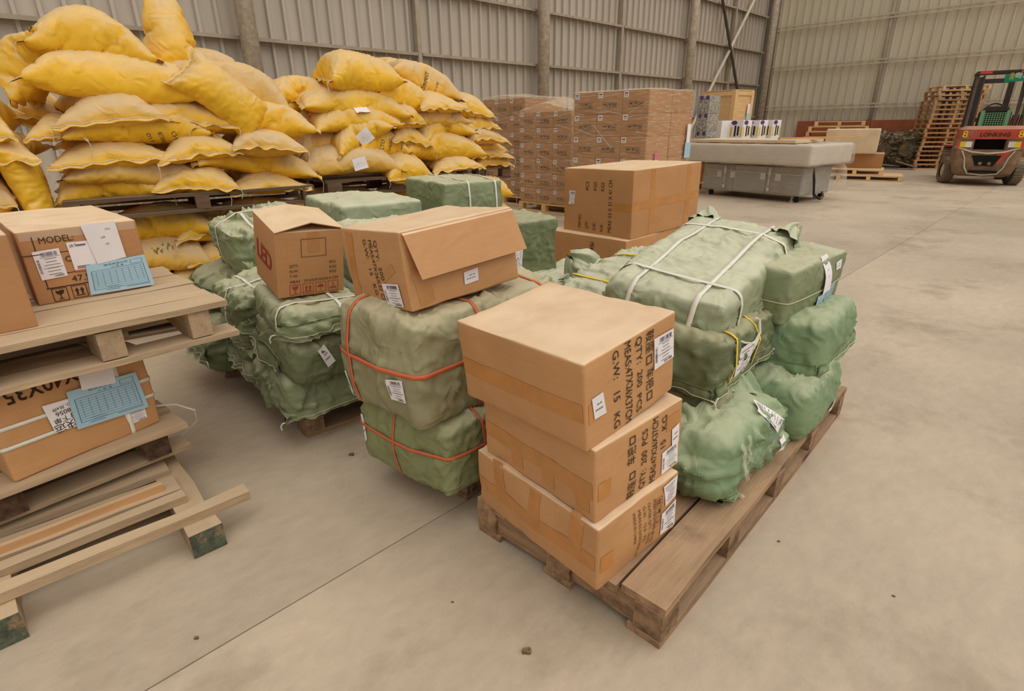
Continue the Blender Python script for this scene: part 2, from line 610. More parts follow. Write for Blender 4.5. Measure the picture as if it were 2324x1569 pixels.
mat('ink_yellow', (236, 188, 40), rough=0.7, rnd=0)
mat('ink_faint', (128, 112, 66), rough=0.85, var=0.2, rnd=0)
mat('ink_grey', (108, 104, 110), rough=0.85, rnd=0)
mat('paper', (232, 224, 222), rough=0.7, var=0.03, vscale=8, bump=0.05, bscale=14, rnd=0.03)
mat('paper_pink', (214, 110, 140), rough=0.7)
mat('paper_blue', (166, 198, 212), rough=0.7, var=0.03, vscale=8, bump=0.05, bscale=12)
for nm, c, d in (('green_bag', (132, 140, 102), (196, 190, 156)), ('green_bag_dark', (111, 118, 83), (176, 168, 132)), ('green_bag_pale', (154, 160, 126), (208, 204, 174)),
                 ('olive_bag', (150, 144, 108), (198, 184, 148)), ('olive_bag_green', (137, 141, 97), (186, 178, 138)), ('green_bag_bright', (128, 150, 110), (178, 182, 146))):
    mat(nm, c, rough=0.62, dust=0.85, dustc=d, var=0.10, vscale=5, weave=44, bump=0.35, wrinkle=0.5, wscale=11, spec=0.35, lo=0.3, hi=1.0, rnd=0.04)
mat('yellow_bag', (238, 184, 42), rough=0.5, dust=0.92, dustc=(208, 178, 128), var=0.08, vscale=4, bump=0.06, bscale=70, wrinkle=0.35, wscale=9, spec=0.35, lo=-0.02, hi=0.8, rnd=0.05)
mat('yellow_bag_dusty', (232, 180, 70), rough=0.6, dust=0.95, dustc=(202, 174, 132), var=0.1, vscale=4, bump=0.06, bscale=70, wrinkle=0.35, wscale=9, lo=-0.3, hi=0.7, rnd=0.06)
mat('yellow_hem', (232, 182, 66), rough=0.6, dust=0.8, dustc=(206, 170, 116), var=0.12, vscale=20, lo=-0.1)
mat('thread', (206, 200, 174), rough=0.8)
mat('strap_white', (226, 220, 202), rough=0.4, var=0.05, vscale=20, bump=0.2, bscale=300)
mat('strap_orange', (206, 104, 66), rough=0.4, var=0.06, vscale=20)
mat('strap_yellow', (240, 200, 62), rough=0.4, var=0.05)
mat('wood_dusty', (174, 148, 116), rough=0.85, var=0.14, vscale=3, bump=0.35, bscale=14, dust=0.75, dustc=(196, 170, 136), stretch=(1, 9, 9), rnd=0.1, fine=0.22, fscale=6, fstretch=(1.5, 22, 22))
mat('wood_old', (148, 116, 86), rough=0.85, var=0.3, vscale=3, bump=0.5, bscale=14, dust=0.6, dustc=(180, 150, 118), stretch=(1, 9, 9), rnd=0.14, stain=(78, 58, 38), sscale=4, spos=0.56, fine=0.22, fscale=6, fstretch=(1.5, 22, 22))
mat('wood_dark', (104, 82, 62), rough=0.9, var=0.2, vscale=3, bump=0.4, bscale=14, dust=0.5, dustc=(150, 124, 94), stretch=(1, 9, 9), rnd=0.12, fine=0.22, fscale=6, fstretch=(1.5, 22, 22))
mat('wood_new', (220, 180, 126), rough=0.75, var=0.1, vscale=3, bump=0.2, bscale=14, dust=0.4, stretch=(1, 9, 9), rnd=0.08)
mat('wood_pallet_far', (190, 144, 98), rough=0.8, var=0.14, vscale=3, dust=0.5, stretch=(1, 9, 9), rnd=0.14)
mat('moss_end', (84, 88, 72), rough=0.9, var=0.4, vscale=30, stain=(150, 124, 90), sscale=14, spos=0.52)
mat('wood_end', (84, 62, 44), rough=0.9, var=0.4, vscale=30)
mat('steel_box', (156, 150, 138), rough=0.45, var=0.06, metal=0.2, dust=0.4)
mat('black_rubber', (44, 40, 36), rough=0.8, var=0.2, dust=0.6, dustc=(150, 128, 100))
mat('tyre', (112, 98, 80), rough=0.9, var=0.25, vscale=12, bump=0.3, bscale=40, dust=0.8, dustc=(176, 152, 120))
mat('forklift_red', (172, 66, 48), rough=0.55, var=0.16, vscale=6, stain=(134, 104, 80), sscale=3.2, spos=0.50, dust=0.7, dustc=(178, 140, 108))
mat('forklift_mud', (130, 104, 80), rough=0.85, var=0.22, vscale=8, stain=(150, 74, 56), sscale=4.0, spos=0.60)
mat('forklift_black', (62, 52, 44), rough=0.7, var=0.2, dust=0.5)
mat('black_and_hole_shade', (22, 18, 15), rough=0.9)  # near-black for dark panels; also paints shade into openings not modelled
mat('lens_white', (214, 206, 196), rough=0.3)
mat('lens_yellow', (228, 196, 40), rough=0.3)
mat('lens_red', (196, 66, 62), rough=0.3)
mat('seat_green', (112, 160, 118), rough=0.6, var=0.08)
mat('plate_green', (26, 132, 96), rough=0.5)
mat('white_paint', (222, 214, 204), rough=0.6)
mat('foam_white', (204, 192, 172), rough=0.6, var=0.05, vscale=6, dust=0.4)
mat('board_pale', (216, 190, 154), rough=0.8, var=0.06, dust=0.6)
mat('scrap_metal', (86, 76, 56), rough=0.7, var=0.4, vscale=12, stain=(128, 98, 62), sscale=8, spos=0.52, dust=0.4, bump=0.4, bscale=30)
mat('crate_photo', (150, 144, 132), rough=0.5, var=0.5, vscale=30, stain=(196, 192, 184), sscale=26, spos=0.56)
mat('purple_print', (92, 62, 112), rough=0.6)
film_mat('film', (240, 226, 204), 0.05, 0.75, (1.0, 11, 1), 5.0)
film_mat('film_top', (236, 220, 194), 0.30, 0.75, (3, 3, 1), 4.0)
film_mat('film_grey', (216, 208, 196), 0.22, 0.70, (1.0, 16, 1), 4.0)
film_mat('film_bag', (206, 212, 184), 0.08, 0.50, (3, 5, 1), 3.0)

# ------------------------------------------------------------------ the hall
A_DIR = Vector((0.717146, 0.696923, 0))     # along the long (left) wall
B_DIR = Vector((-0.696923, 0.717146, 0))    # along the end (right) wall
BASIS = Matrix(((A_DIR.x, B_DIR.x, 0, 0), (A_DIR.y, B_DIR.y, 0, 0), (0, 0, 1, 0), (0, 0, 0, 1)))
WALL_B, WALL_A, WALL_H = 10.05, 23.5, 8.0

floor = empty('floor', M=BASIS)
floor['kind'] = 'structure'
JB = 1.43
for b0, b1 in ((-14, JB - 0.0025), (JB + 0.0025, WALL_B + .3)):
    MB().box(((-8 + WALL_A + .3) / 2, (b0 + b1) / 2, -0.06), (WALL_A + 8.3, b1 - b0, 0.12)).build('floor_slab', 'concrete', floor)
MB().box(((-8 + WALL_A) / 2, JB, -0.04), (WALL_A + 8, 0.01, 0.06)).build('joint_filler', 'joint', floor)


def sheet_mesh(w, h, pitch=0.27, depth=0.06):
    """one profiled steel cladding sheet, width along x, ribs standing proud towards -y"""
    xs = []
    n = max(1, int(round(w / pitch)))
    p = w / n
    for i in range(n):
        x = i * p
        xs += [(x, 0), (x + p * .74, 0), (x + p * .78, -depth), (x + p * .94, -depth), (x + p * .98, 0)]
    xs.append((w, 0))
    V, F = [], []
    for z in (0, h):
        V += [(x, y, z) for x, y in xs]
    k = len(xs)
    F = [(i, i + 1, k + i + 1, k + i) for i in range(k - 1)]
    return mesh_from('wall_sheet', V, F)


wl = empty('wall_left', M=BASIS @ Matrix.Translation((0, WALL_B, 0)))
wl['kind'] = 'structure'
SW = 0.81
me = sheet_mesh(SW, WALL_H)
a = -4.0
while a < WALL_A - 0.01:
    link('wall_sheet', me, 'sheet_left', wl, (a, 0, 0))
    a += SW
COLS = (3.85, 10.62, 17.37, 23.2)
POSTS = (0.45, 7.2, 13.95, 20.5)
BAY = sorted(COLS + POSTS + (-3.2,))
for ca in COLS:
    c = MB().tube([(ca, -0.33, 0), (ca, -0.33, WALL_H)], 0.135, 20).build('steel_column', 'steel_pipe', wl, smooth=False)
    c.data.polygons.foreach_set('use_smooth', [len(p.vertices) == 4 for p in c.data.polygons])
    MB().box((ca, -0.33, 0.012), (0.42, 0.42, 0.024)).build('base_plate', 'steel_pipe', wl)
for ca in POSTS:
    MB().box((ca, -0.16, WALL_H / 2), (0.09, 0.012, WALL_H)).box((ca - .04, -0.115, WALL_H / 2), (0.012, 0.09, WALL_H)).box((ca + .04, -0.115, WALL_H / 2), (0.012, 0.09, WALL_H)).build('wall_post', 'steel_rail', wl)
for z in (0.48, 1.60, 2.72, 3.84, 5.0, 6.15):
    for i in range(len(BAY) - 1):
        x0, x1 = BAY[i] + .06, BAY[i + 1] - .06
        cx, L = (x0 + x1) / 2, x1 - x0
        m = MB().box((cx, -0.105, z + .045), (L, 0.13, 0.008)).box((cx, -0.168, z + .02), (L, 0.008, 0.05)).box((cx, -0.045, z), (L, 0.008, 0.09))
        m.build('purlin', 'steel_rail', wl)
    for ca in COLS[:3]:
        MB().box((ca, -0.16, z - .02), (0.10, 0.22, 0.09)).build('purlin_cleat', 'steel_rail', wl)
# crossed wind braces in the last bay
for x0, z0, x1, z1, m in ((17.5, 0.62, 22.8, 6.8, 'galvanised'), (22.85, 0.1, 17.93, 6.8, 'steel_dark')):
    MB().tube([(x0, -0.22 if m == 'galvanised' else -0.26, z0), (x1, -0.22 if m == 'galvanised' else -0.26, z1)], 0.05, 8).build('wind_brace', m, wl)

wr = empty('wall_right', M=BASIS @ Matrix.Translation((WALL_A, 0, 0)) @ Matrix.Rotation(R(-90), 4, 'Z'))
wr['kind'] = 'structure'
# local x runs from the corner (b = 10) towards decreasing b; local -y faces the hall
me = sheet_mesh(SW, WALL_H)
x = -WALL_B
while x < 13.5:
    link('wall_sheet', me, 'sheet_right', wr, (x, 0, 0))
    x += SW
RP = (-9.6, -5.95, -1.9, 2.2, 6.4, 10.6)
for p in RP:
    MB().tube([(p, -0.10, 0), (p, -0.10, WALL_H)], 0.055, 10).build('wall_post', 'steel_rail', wr, smooth=True)
for z in (0.55, 1.92, 3.29, 4.62, 5.95):
    for i in range(len(RP) - 1):
        x0, x1 = RP[i], RP[i + 1]
        cx, L = (x0 + x1) / 2, x1 - x0
        m = MB().box((cx, -0.15, z + .055), (L, 0.04, 0.034)).box((cx, -0.15, z - .055), (L, 0.04, 0.034))
        n = int(L / 0.16)
        for k in range(n):
            xa, xb = x0 + L * k / n, x0 + L * (k + 1) / n
            s = 1 if k % 2 else -1
            m.tube([(xa, -0.15, z - .05 * s), (xb, -0.15, z + .05 * s)], 0.013, 5, cap=False)
        m.build('lattice_purlin', 'galvanised', wr)
# rusty steel skirting plates leaning along the end wall
for k in range(3):
    MB().box((-7.1 + k * 2.45, -0.20, 0.72), (2.43, 0.012, 1.44)).build('rust_plate', 'rust_red', wr)

# ------------------------------------------------------------------ pallets
def board(M_, L, w, t, seed, rag=0.004):
    """a plank along x with slightly uneven edges; returns V,F (origin at centre)"""
    rr = np.random.RandomState(seed)
    n = 6
    V, F = [], []
    for i in range(n + 1):
        x = (i / n - .5) * L
        dy = rr.uniform(-rag, rag, 2); dz = rr.uniform(-rag, rag) * .6
        V += [(x, -w / 2 + dy[0], -t / 2 + dz), (x, w / 2 + dy[1], -t / 2 + dz), (x, w / 2 + dy[1], t / 2 + dz), (x, -w / 2 + dy[0], t / 2 + dz)]
    for i in range(n):
        for k in range(4):
            F.append((i * 4 + k, i * 4 + 4 + k, i * 4 + 4 + (k + 1) % 4, i * 4 + (k + 1) % 4))
    F += [(0, 1, 2, 3), (n * 4 + 3, n * 4 + 2, n * 4 + 1, n * 4)]
    return V, F


def plank(root, name, L, w, t, loc, rz=0, m='wood_old', seed=0, rx=0, ry=0, rag=0.004):
    V, F = board(None, L, w, t, seed, rag)
    return link(name, mesh_from(name, V, F), m, root, loc, (R(rx), R(ry), R(rz)))


def pallet(label, loc, yaw, L, W, H, m='wood_old', ntop=7, nbear=4, bear='block', nbot=3, group=None, tx=0, ty=0, top_t=0.022, fill=0.86, skip=(), seed=0, cross=False, bearw=0.09):
    """top boards run along x (length L), bearers across; loc = base centre"""
    root = empty('wooden_pallet', M=pose(loc, yaw, tx, ty))
    tag(root, label, 'pallet', group)
    bw = W / ntop
    for i in range(ntop):
        if i in skip:
            continue
        y = -W / 2 + bw * (i + .5)
        plank(root, 'top_board', L * random.uniform(.985, 1.0), bw * fill, top_t, (random.uniform(-.006, .006), y, H - top_t / 2), 0, m, seed + i)
    bh = H - 2 * top_t
    for i in range(nbear):
        x = -L / 2 + bearw * .6 + (L - bearw * 1.2) * i / max(1, nbear - 1)
        if bear == 'block':
            for k, y in enumerate((-W / 2 + .05, 0, W / 2 - .05)):
                plank(root, 'block', bearw, .095, bh, (x, y, top_t + bh / 2), 0, m, seed + 50 + i * 3 + k, rag=.003)
        else:
            plank(root, 'bearer', W * .99, bearw, bh, (x, 0, top_t + bh / 2), 90, m, seed + 70 + i, rag=.003)
    if nbot:
        for k in range(nbot):
            y = -W / 2 + .06 + (W - .12) * k / max(1, nbot - 1)
            plank(root, 'bottom_board', L * .99, .11, top_t, (0, y, top_t / 2), 0, m, seed + 90 + k)
    return root


# ------------------------------------------------------------------ woven plastic sacks, blown up once as cloth
NX, NY = 40, 24


def sack_flat(seed, L=.9, W=.55):
    rr = random.Random(seed)
    V, idx = [], {}
    for s in (0, 1):
        for i in range(NX + 1):
            for j in range(NY + 1):
                e = i in (0, NX) or j in (0, NY)
                if s and e:
                    idx[s, i, j] = idx[0, i, j]; continue
                idx[s, i, j] = len(V)
                V.append((L * (i / NX - .5), W * (j / NY - .5), 0 if e else (.012 - .024 * s) + rr.uniform(-.005, .005)))
    F = []
    for s in (0, 1):
        for i in range(NX):
            for j in range(NY):
                q = (idx[s, i, j], idx[s, i + 1, j], idx[s, i + 1, j + 1], idx[s, i, j + 1])
                F.append(q if s == 0 else q[::-1])
    return V, F, idx


def blow_sacks():
    obs, idx = [], None
    for k, pr in enumerate((2.2, 4.0, 7.0)):
        V, F, idx = sack_flat(k)
        o = link('sack_blank', mesh_from('sack_blank', V, F), None)
        md = o.modifiers.new('cloth', 'CLOTH')
        st = md.settings
        st.quality = 5; st.mass = .3
        st.tension_stiffness = 40; st.compression_stiffness = 40; st.shear_stiffness = 15; st.bending_stiffness = .25
        st.use_pressure = True; st.uniform_pressure_force = pr
        st.effector_weights.gravity = 0
        md.collision_settings.use_collision = False
        obs.append((o, F))
    for f in range(1, 31):
        scene.frame_set(f)
    dg = bpy.context.evaluated_depsgraph_get()
    res = []
    for o, F in obs:
        me = bpy.data.meshes.new_from_object(o.evaluated_get(dg))
        P = np.array([v.co[:] for v in me.vertices])
        P -= (P.max(0) + P.min(0)) / 2
        P /= (P.max(0) - P.min(0))
        res.append(P)
        bpy.data.meshes.remove(me)
    for o, _ in obs:
        bpy.data.objects.remove(o)
    scene.frame_set(1)
    return res, F, idx


SACKS, SF, SIDX = blow_sacks()
SUV = None


def sack(label, M, L, W, T, droop=0.0, twist=0.0, seed=0, m='yellow_bag', group=None, hem=True, thread=True, lump=.02, slump=0.0, text=None, paper=False, ends=(1, 1), pinch=0.0):
    """one filled sack; M = frame at the sack's middle; x = length, z = up"""
    P = SACKS[seed % 3] * np.array([L, W, T])
    if seed % 2:
        P = P * np.array([-1, -1, 1]); flip = False
    u = P[:, 0] / L * 2; v = P[:, 1] / W * 2
    # squash: flat underneath, fuller on top
    P[:, 2] = np.where(P[:, 2] < 0, P[:, 2] * .8, P[:, 2] * 1.1)
    q = P * 5 + seed * 7.3
    P = P + np.stack([noise3(q * .5, seed), noise3(q * .5, seed + 3), noise3(q * .5, seed + 6)], 1) * lump * 1.6
    # creases gathered towards the sewn ends
    cr = np.abs(u) ** 3
    P[:, 2] += .007 * cr * np.sin(v * 16 + noise3(q * .8, seed + 8) * 3)
    P[:, 2] -= droop * np.sign(u) * np.abs(u) ** 2 * .5 + abs(slump) * (u * u) * .5 + abs(slump) * .4 * v * v
    if pinch:
        k = np.clip(.5 + u * .5, 0, 1)
        f = 1.15 - 1.25 * pinch * k ** 1.25
        P[:, 1] *= f; P[:, 2] *= np.maximum(f, .2) * 1.1
        P[:, 0] += .05 * k * k
    th = twist * u
    y, z = P[:, 1].copy(), P[:, 2].copy()
    P[:, 1] = y * np.cos(th) - z * np.sin(th); P[:, 2] = y * np.sin(th) + z * np.cos(th)
    root = empty('yellow_sack', M=M)
    tag(root, label, 'sack', group)
    link('sack_body', mesh_from('sack_body', P, SF, smooth=True), m, root)
    rr = random.Random(seed + 100)
    for e in (0, 1):
        if not ends[e]:
            continue
        ix = (0, NX)[e]
        ids = [SIDX[0, ix, j] for j in range(NY + 1)]
        base = P[ids]
        inn = P[[SIDX[0, ix + (1, -1)[e] * 3, j] for j in range(NY + 1)]]
        sgn = 1.0 if (base[:, 0].mean() > 0) else -1.0
        ln = .030 * (1 + .3 * np.sin(np.arange(NY + 1) * .9 + seed))
        d = np.stack([sgn * ln, np.zeros(NY + 1), -.35 * ln + .008 * np.sin(np.arange(NY + 1) * 1.1 + seed * 2)], 1)
        a = base - d * .35 + np.array([0, 0, .002]); b_ = base + d
        V = np.concatenate([a, b_, b_ - np.array([0, 0, .005]), a - np.array([0, 0, .006])])
        n = NY + 1
        F = [(k * n + i, k * n + i + 1, (k + 1) % 4 * n + i + 1, (k + 1) % 4 * n + i) for k in range(4) for i in range(NY)]
        if hem:
            ho = link('sewn_hem', mesh_from('sewn_hem', V, F, smooth=True), 'yellow_hem', root)
        if thread:
            mbs = MB()
            st = (a * .5 + b_ * .5) + np.array([0, 0, .004])
            mbs.tube([tuple(p) for p in st], .0022, 4)
            p0 = Vector(b_[0 if rr.random() < .5 else -1])
            mbs.tube([p0, p0 + Vector((sgn * .015, .004, -.02)), p0 + Vector((sgn * .012, -.006, -.05 - rr.random() * .05))], .0022, 4)
            mbs.build('stitching', 'thread', root)
    th_ = {'root': root, 'dims': (L, W, T), 'solid': None}
    if text or paper:
        Vs = P + np.array([0, 0, T / 2])
        th_['solid'] = Solid(Vs, SF)
        if text:
            pr = Print()
            for s, fx, fy, h, rot in text:
                pr.text(s, fx, fy, h, rot, bold=.03)
            pts = lay(th_, '-y' if len(text[0]) == 5 else '+z', pr.V, .002)
            pts = [p - np.array([0, 0, T / 2]) for p in pts]
            link('printing', mesh_from('printing', pts, pr.F), 'ink_faint', root)['kind'] = 'stuff'
        if paper:
            for face, u0, v0, w, h, ro in paper:
                o = patch(th_, face, u0, v0, w, h, ro, 'paper', 'label', curl=.015)
                o.location = (0, 0, -T / 2)
    return root


def place_sacks(rows, O, yaw, what, group, zoff=0.0):
    """rows in a stack's own frame: s along the pallet front, z height, d depth behind the front"""
    F = Matrix.Translation((O[0], O[1], 0)) @ Matrix.Rotation(R(yaw), 4, 'Z')
    for i, r in enumerate(rows):
        lab, s, z, w, t, ang, kind, dep = r[:8]
        kw = r[8] if len(r) > 8 else {}
        kw = dict(kw)
        roll = kw.pop('roll', 0); pitch = kw.pop('pitch', 0); yw = kw.pop('yaw', 0); Wd = kw.pop('W', None)
        if kind == 's':      # long side to the front
            L, W = w * 1.06, Wd or .46
            M = F @ Matrix.Translation((s, dep + W * .42, z + zoff)) @ Matrix.Rotation(R(yw), 4, 'Z') @ Matrix.Rotation(R(ang), 4, 'Y') @ Matrix.Rotation(R(8 + roll), 4, 'X')
        elif kind == 'e':    # sewn end to the front
            L, W = Wd or .72, w * 1.06
            M = F @ Matrix.Translation((s, dep + L * .46, z + zoff)) @ Matrix.Rotation(R(yw), 4, 'Z') @ Matrix.Rotation(R(ang), 4, 'Y') @ Matrix.Rotation(R(-90), 4, 'Z') @ Matrix.Rotation(R(6 + pitch), 4, 'Y')
        else:                # free pose: hanging / upright
            L, W = w, Wd or .45
            M = F @ Matrix.Translation((s, dep, z + zoff)) @ Matrix.Rotation(R(yw), 4, 'Z') @ Matrix.Rotation(R(ang), 4, 'Y') @ Matrix.Rotation(R(roll), 4, 'X')
        kw.setdefault('slump', .03)
        kw.setdefault('m', 'yellow_bag_dusty' if i % 4 == 3 else 'yellow_bag')
        sack(lab + ' ' + what, M, L, W, t * 1.42, seed=i * 3 + int(abs(s) * 10), group=group, **kw)


S1 = [
    ('bottom-row yellow sack at the left end', .24, 1.06, .56, .19, -6, 's', .10),
    ('bottom-row yellow sack with sewn hem, middle one', .75, 1.06, .55, .17, 2, 'e', .0),
    ('bottom-row yellow sack with sewn hem at the right end', 1.27, 1.03, .55, .15, 2, 'e', .0),
    ('second-row yellow sack under the wide hemmed one', .42, 1.16, .76, .16, 0, 's', .06),
    ('second-row yellow sack drooping at the right end', 1.25, 1.16, .85, .18, 8, 's', .08),
    ('third-row wide yellow sack with hem facing out, left', .33, 1.27, .68, .20, 0, 'e', .04),
    ('third-row yellow sack with frayed hem, middle', .84, 1.28, .50, .17, -3, 'e', .02),
    ('third-row yellow sack at the right end', 1.30, 1.30, .50, .17, 3, 'e', .0),
    ('fourth-row long yellow sack with faded printing', .51, 1.42, .82, .20, 0, 's', .08, {'text': [('CHENG', .18, .0, .03, -75), ('81050', .10, -.005, .026, -75), ('OTT', .03, -.01, .026, -75)]}),
    ('fourth-row yellow sack bulging at the right end', 1.26, 1.45, .81, .21, 3, 's', .12),
    ('small end of a yellow sack poking out at the far left', .06, 1.43, .30, .13, 0, 'e', .12),
    ('fifth-row plump yellow sack with slanting hem', .36, 1.54, .62, .25, -4, 'e', .06, {'pitch': 6}),
    ('fifth-row yellow sack with hem facing out, middle', .82, 1.52, .60, .20, 4, 'e', .10),
    ('yellow sack hanging diagonally with open stitched seam', 1.08, 1.62, .62, .17, 42, 'x', .16, {'roll': 62, 'W': .40}),
    ('sixth-row long yellow sack with gathered left end', .46, 1.72, .92, .24, 5, 's', .10),
    ('sixth-row yellow sack slumping over the right shoulder', 1.13, 1.70, .86, .26, 13, 's', .25),
    ('topmost fat yellow sack with folded seam', .38, 1.93, .66, .27, 5, 's', .18, {'W': .5}),
    ('tipped yellow sack on the far left shoulder', .02, 1.80, .46, .22, -62, 'x', .42, {'W': .40, 'yaw': -20}),
    ('upright yellow sack tied at its peak', .86, 2.00, .56, .34, -90, 'x', .62, {'W': .74, 'roll': 90, 'pinch': .75, 'hem': False, 'thread': False}),
    ('yellow sack lying behind the upright one', 1.06, 1.88, .55, .16, 8, 's', .62),
    ('small yellow sack deep in the left gap', -.06, 1.55, .34, .20, 0, 'e', .55),
]
place_sacks(S1, (-2.86, 3.6), 34.5, 'of the near pile', 'yellow sacks of the near pile')
# the layer of sacks under the pallet
S1B = [
    ('long smooth yellow sack right under the pallet', .50, .76, .66, .22, -4, 's', .06),
    ('printed yellow sack second under the pallet', .83, .70, .50, .20, 0, 'e', .08),
    ('yellow sack under the pallet at the right end', 1.22, .78, .66, .18, 0, 's', .08),
    ('lower yellow sack bulging outwards', .46, .57, .60, .20, 0, 's', .04, {'text': [('WW', -.05, .03, .05, 10)]}),
    ('lower hemmed yellow sack, second layer', .90, .53, .56, .16, 0, 'e', .06),
    ('lowest visible yellow sack', .80, .37, .66, .17, 0, 's', .05),
    ('low yellow sack by the pallet corner', .22, .36, .60, .18, 0, 's', .05),
    ('ground-layer yellow sack, left', .35, .20, .70, .17, 0, 's', .03),
    ('ground-layer yellow sack, right', 1.05, .20, .70, .17, 0, 's', .03),
    ('low yellow sack at the right corner', 1.28, .42, .56, .18, 0, 'e', .10),
    ('low yellow sack beside the right corner', 1.28, .60, .56, .18, 0, 'e', .10),
]
place_sacks(S1B, (-2.86, 3.6), 34.5, 'beneath the near pile', 'yellow sacks beneath the near pile')
F1 = Matrix.Translation((-2.86, 3.6, 0)) @ Matrix.Rotation(R(34.5), 4, 'Z')
c = F1 @ Vector((.78, .50, .86))
pallet('dark wooden pallet under the near pile of yellow sacks', c, 34.5, 1.60, 1.1, .13, 'wood_dark', 6, 3, 'block', 3)
c = F1 @ Vector((.78, .52, .0))
pallet('dark wooden pallet on the floor under the near yellow sacks', c, 34.5, 1.5, 1.0, .12, 'wood_dark', 6, 3, 'block', 3)

S2 = [
    ('top-left plump yellow sack', -.08, 1.70, .56, .20, -5, 's', .35),
    ('topmost yellow sack with dog-ear seam', .42, 1.83, .66, .28, -4, 's', .12, {'W': .5}),
    ('yellow sack peeping over the top at the back', 1.06, 1.94, .50, .14, 14, 's', .62),
    ('top-right yellow sack with black lettering', 1.17, 1.83, .75, .22, 17, 's', .35, {'text': [('GERANT', -.02, -.08, .034, 84), ('CO LTD', .10, -.07, .024, 84)]}),
    ('yellow sack with flap hem beside the topmost one', .84, 1.68, .56, .22, 12, 's', .2),
    ('hemmed yellow sack end below the lettered one', 1.20, 1.63, .55, .19, -3, 'e', .15),
    ('long yellow sack with patch-like fold', .30, 1.59, .95, .22, 5, 's', .10),
    ('small yellow sack end on the left edge', -.05, 1.48, .34, .16, 0, 'e', .25),
    ('crumpled yellow sack corner on the left edge', -.16, 1.58, .40, .14, -30, 'x', .5, {'W': .3}),
    ('yellow sack with curled hem and white slip', .28, 1.45, .80, .17, -2, 's', .06, {'paper': [('+z', .05, -.12, .13, .10, 12)]}),
    ('yellow sack end tucked behind the curled hem', .78, 1.49, .36, .20, 0, 'e', .12),
    ('smooth yellow sack in the middle right', 1.20, 1.49, .62, .17, -4, 's', .18),
    ('upper yellow sack end on the right edge', 1.68, 1.60, .46, .18, 8, 'e', .3),
    ('second yellow sack end on the right edge', 1.74, 1.44, .42, .16, 0, 'e', .3),
    ('tilted yellow sack with white slip pointing down', .28, 1.33, .58, .20, -26, 's', .02, {'paper': [('-y', .02, .01, .13, .12, 12)]}),
    ('dusty crumpled yellow sack at the left', .00, 1.29, .48, .18, -6, 's', .16),
    ('rounded yellow sack end with printed address', .52, 1.26, .46, .22, 4, 's', .06, {'text': [('LTD', -.02, -.03, .036, 80), ('CHENG', .05, -.05, .026, 80), ('com', .16, -.02, .024, 80)]}),
    ('dusty yellow sack between two hemmed ones', .80, 1.33, .46, .20, 4, 'e', .1),
    ('yellow sack with zigzag hem, middle right', 1.25, 1.38, .62, .20, -5, 's', .13),
    ('third yellow sack end on the right edge', 1.78, 1.31, .54, .17, 2, 'e', .25),
    ('thin yellow sack fold on the right edge', 1.90, 1.22, .46, .12, 2, 'e', .35),
    ('wide sagging yellow sack over the last hemmed one', 1.16, 1.20, .88, .21, 4, 's', .10),
    ('fourth yellow sack end on the right edge', 1.88, 1.15, .54, .14, 3, 'e', .3),
    ('wide bottom yellow sack with white slip', .14, 1.12, .88, .19, 2, 's', -.02, {'paper': [('-y', .06, .02, .13, .10, 14)]}),
    ('bottom yellow sack sliding off the pallet', .71, 1.06, .50, .20, 6, 'e', -.06, {'pitch': 8}),
    ('bottom hemmed yellow sack, second from the right', 1.27, 1.06, .60, .17, 0, 'e', .05),
    ('bottom yellow sack at the right corner', 1.90, 1.05, .48, .14, 0, 'e', .3),
    ('small yellow sack end low on the left edge', -.16, 1.34, .30, .14, 0, 'e', .3),
    ('lowest small yellow sack end on the left edge', -.14, 1.18, .34, .14, 0, 'e', .3),
    ('yellow sack hidden deep in the middle', 1.58, 1.20, .34, .14, 0, 'e', .3),
]
place_sacks(S2, (-1.5, 5.0), 37, 'of the farther pile', 'yellow sacks of the farther pile')
S2B = [
    ('yellow sack below the pallet, left', .1, .74, .75, .2, 0, 's', .1),
    ('yellow sack below the pallet, middle', .85, .74, .75, .2, 0, 's', .1),
    ('yellow sack below the pallet, right', 1.6, .74, .75, .2, 0, 's', .1),
    ('lower yellow sack, left', .1, .54, .75, .2, 0, 's', .1),
    ('lower yellow sack, middle', .85, .54, .75, .2, 0, 's', .1),
    ('lower yellow sack, right', 1.6, .54, .75, .2, 0, 's', .1),
    ('lowest yellow sack, left', .3, .30, .85, .24, 0, 's', .1),
    ('lowest yellow sack, right', 1.25, .30, .85, .24, 0, 's', .1),
]
place_sacks(S2B, (-1.5, 5.0), 37, 'beneath the farther pile', 'yellow sacks beneath the farther pile')
F2 = Matrix.Translation((-1.5, 5.0, 0)) @ Matrix.Rotation(R(37), 4, 'Z')
pallet('dark wooden pallet under the farther pile of yellow sacks', F2 @ Vector((.55, .52, .84)), 37, 1.35, 1.05, .14, 'wood_dark', 6, 3, 'block', 3, bearw=.13)
pallet('dark wooden pallet under the right edge of the farther sacks', F2 @ Vector((1.72, .82, .85)), 37, .85, 1.0, .13, 'wood_dark', 6, 3, 'block', 3, bearw=.11)
pallet('dark wooden pallet on the floor under the farther yellow sacks', F2 @ Vector((.85, .60, .0)), 37, 2.0, 1.1, .14, 'wood_dark', 6, 4, 'block', 3)

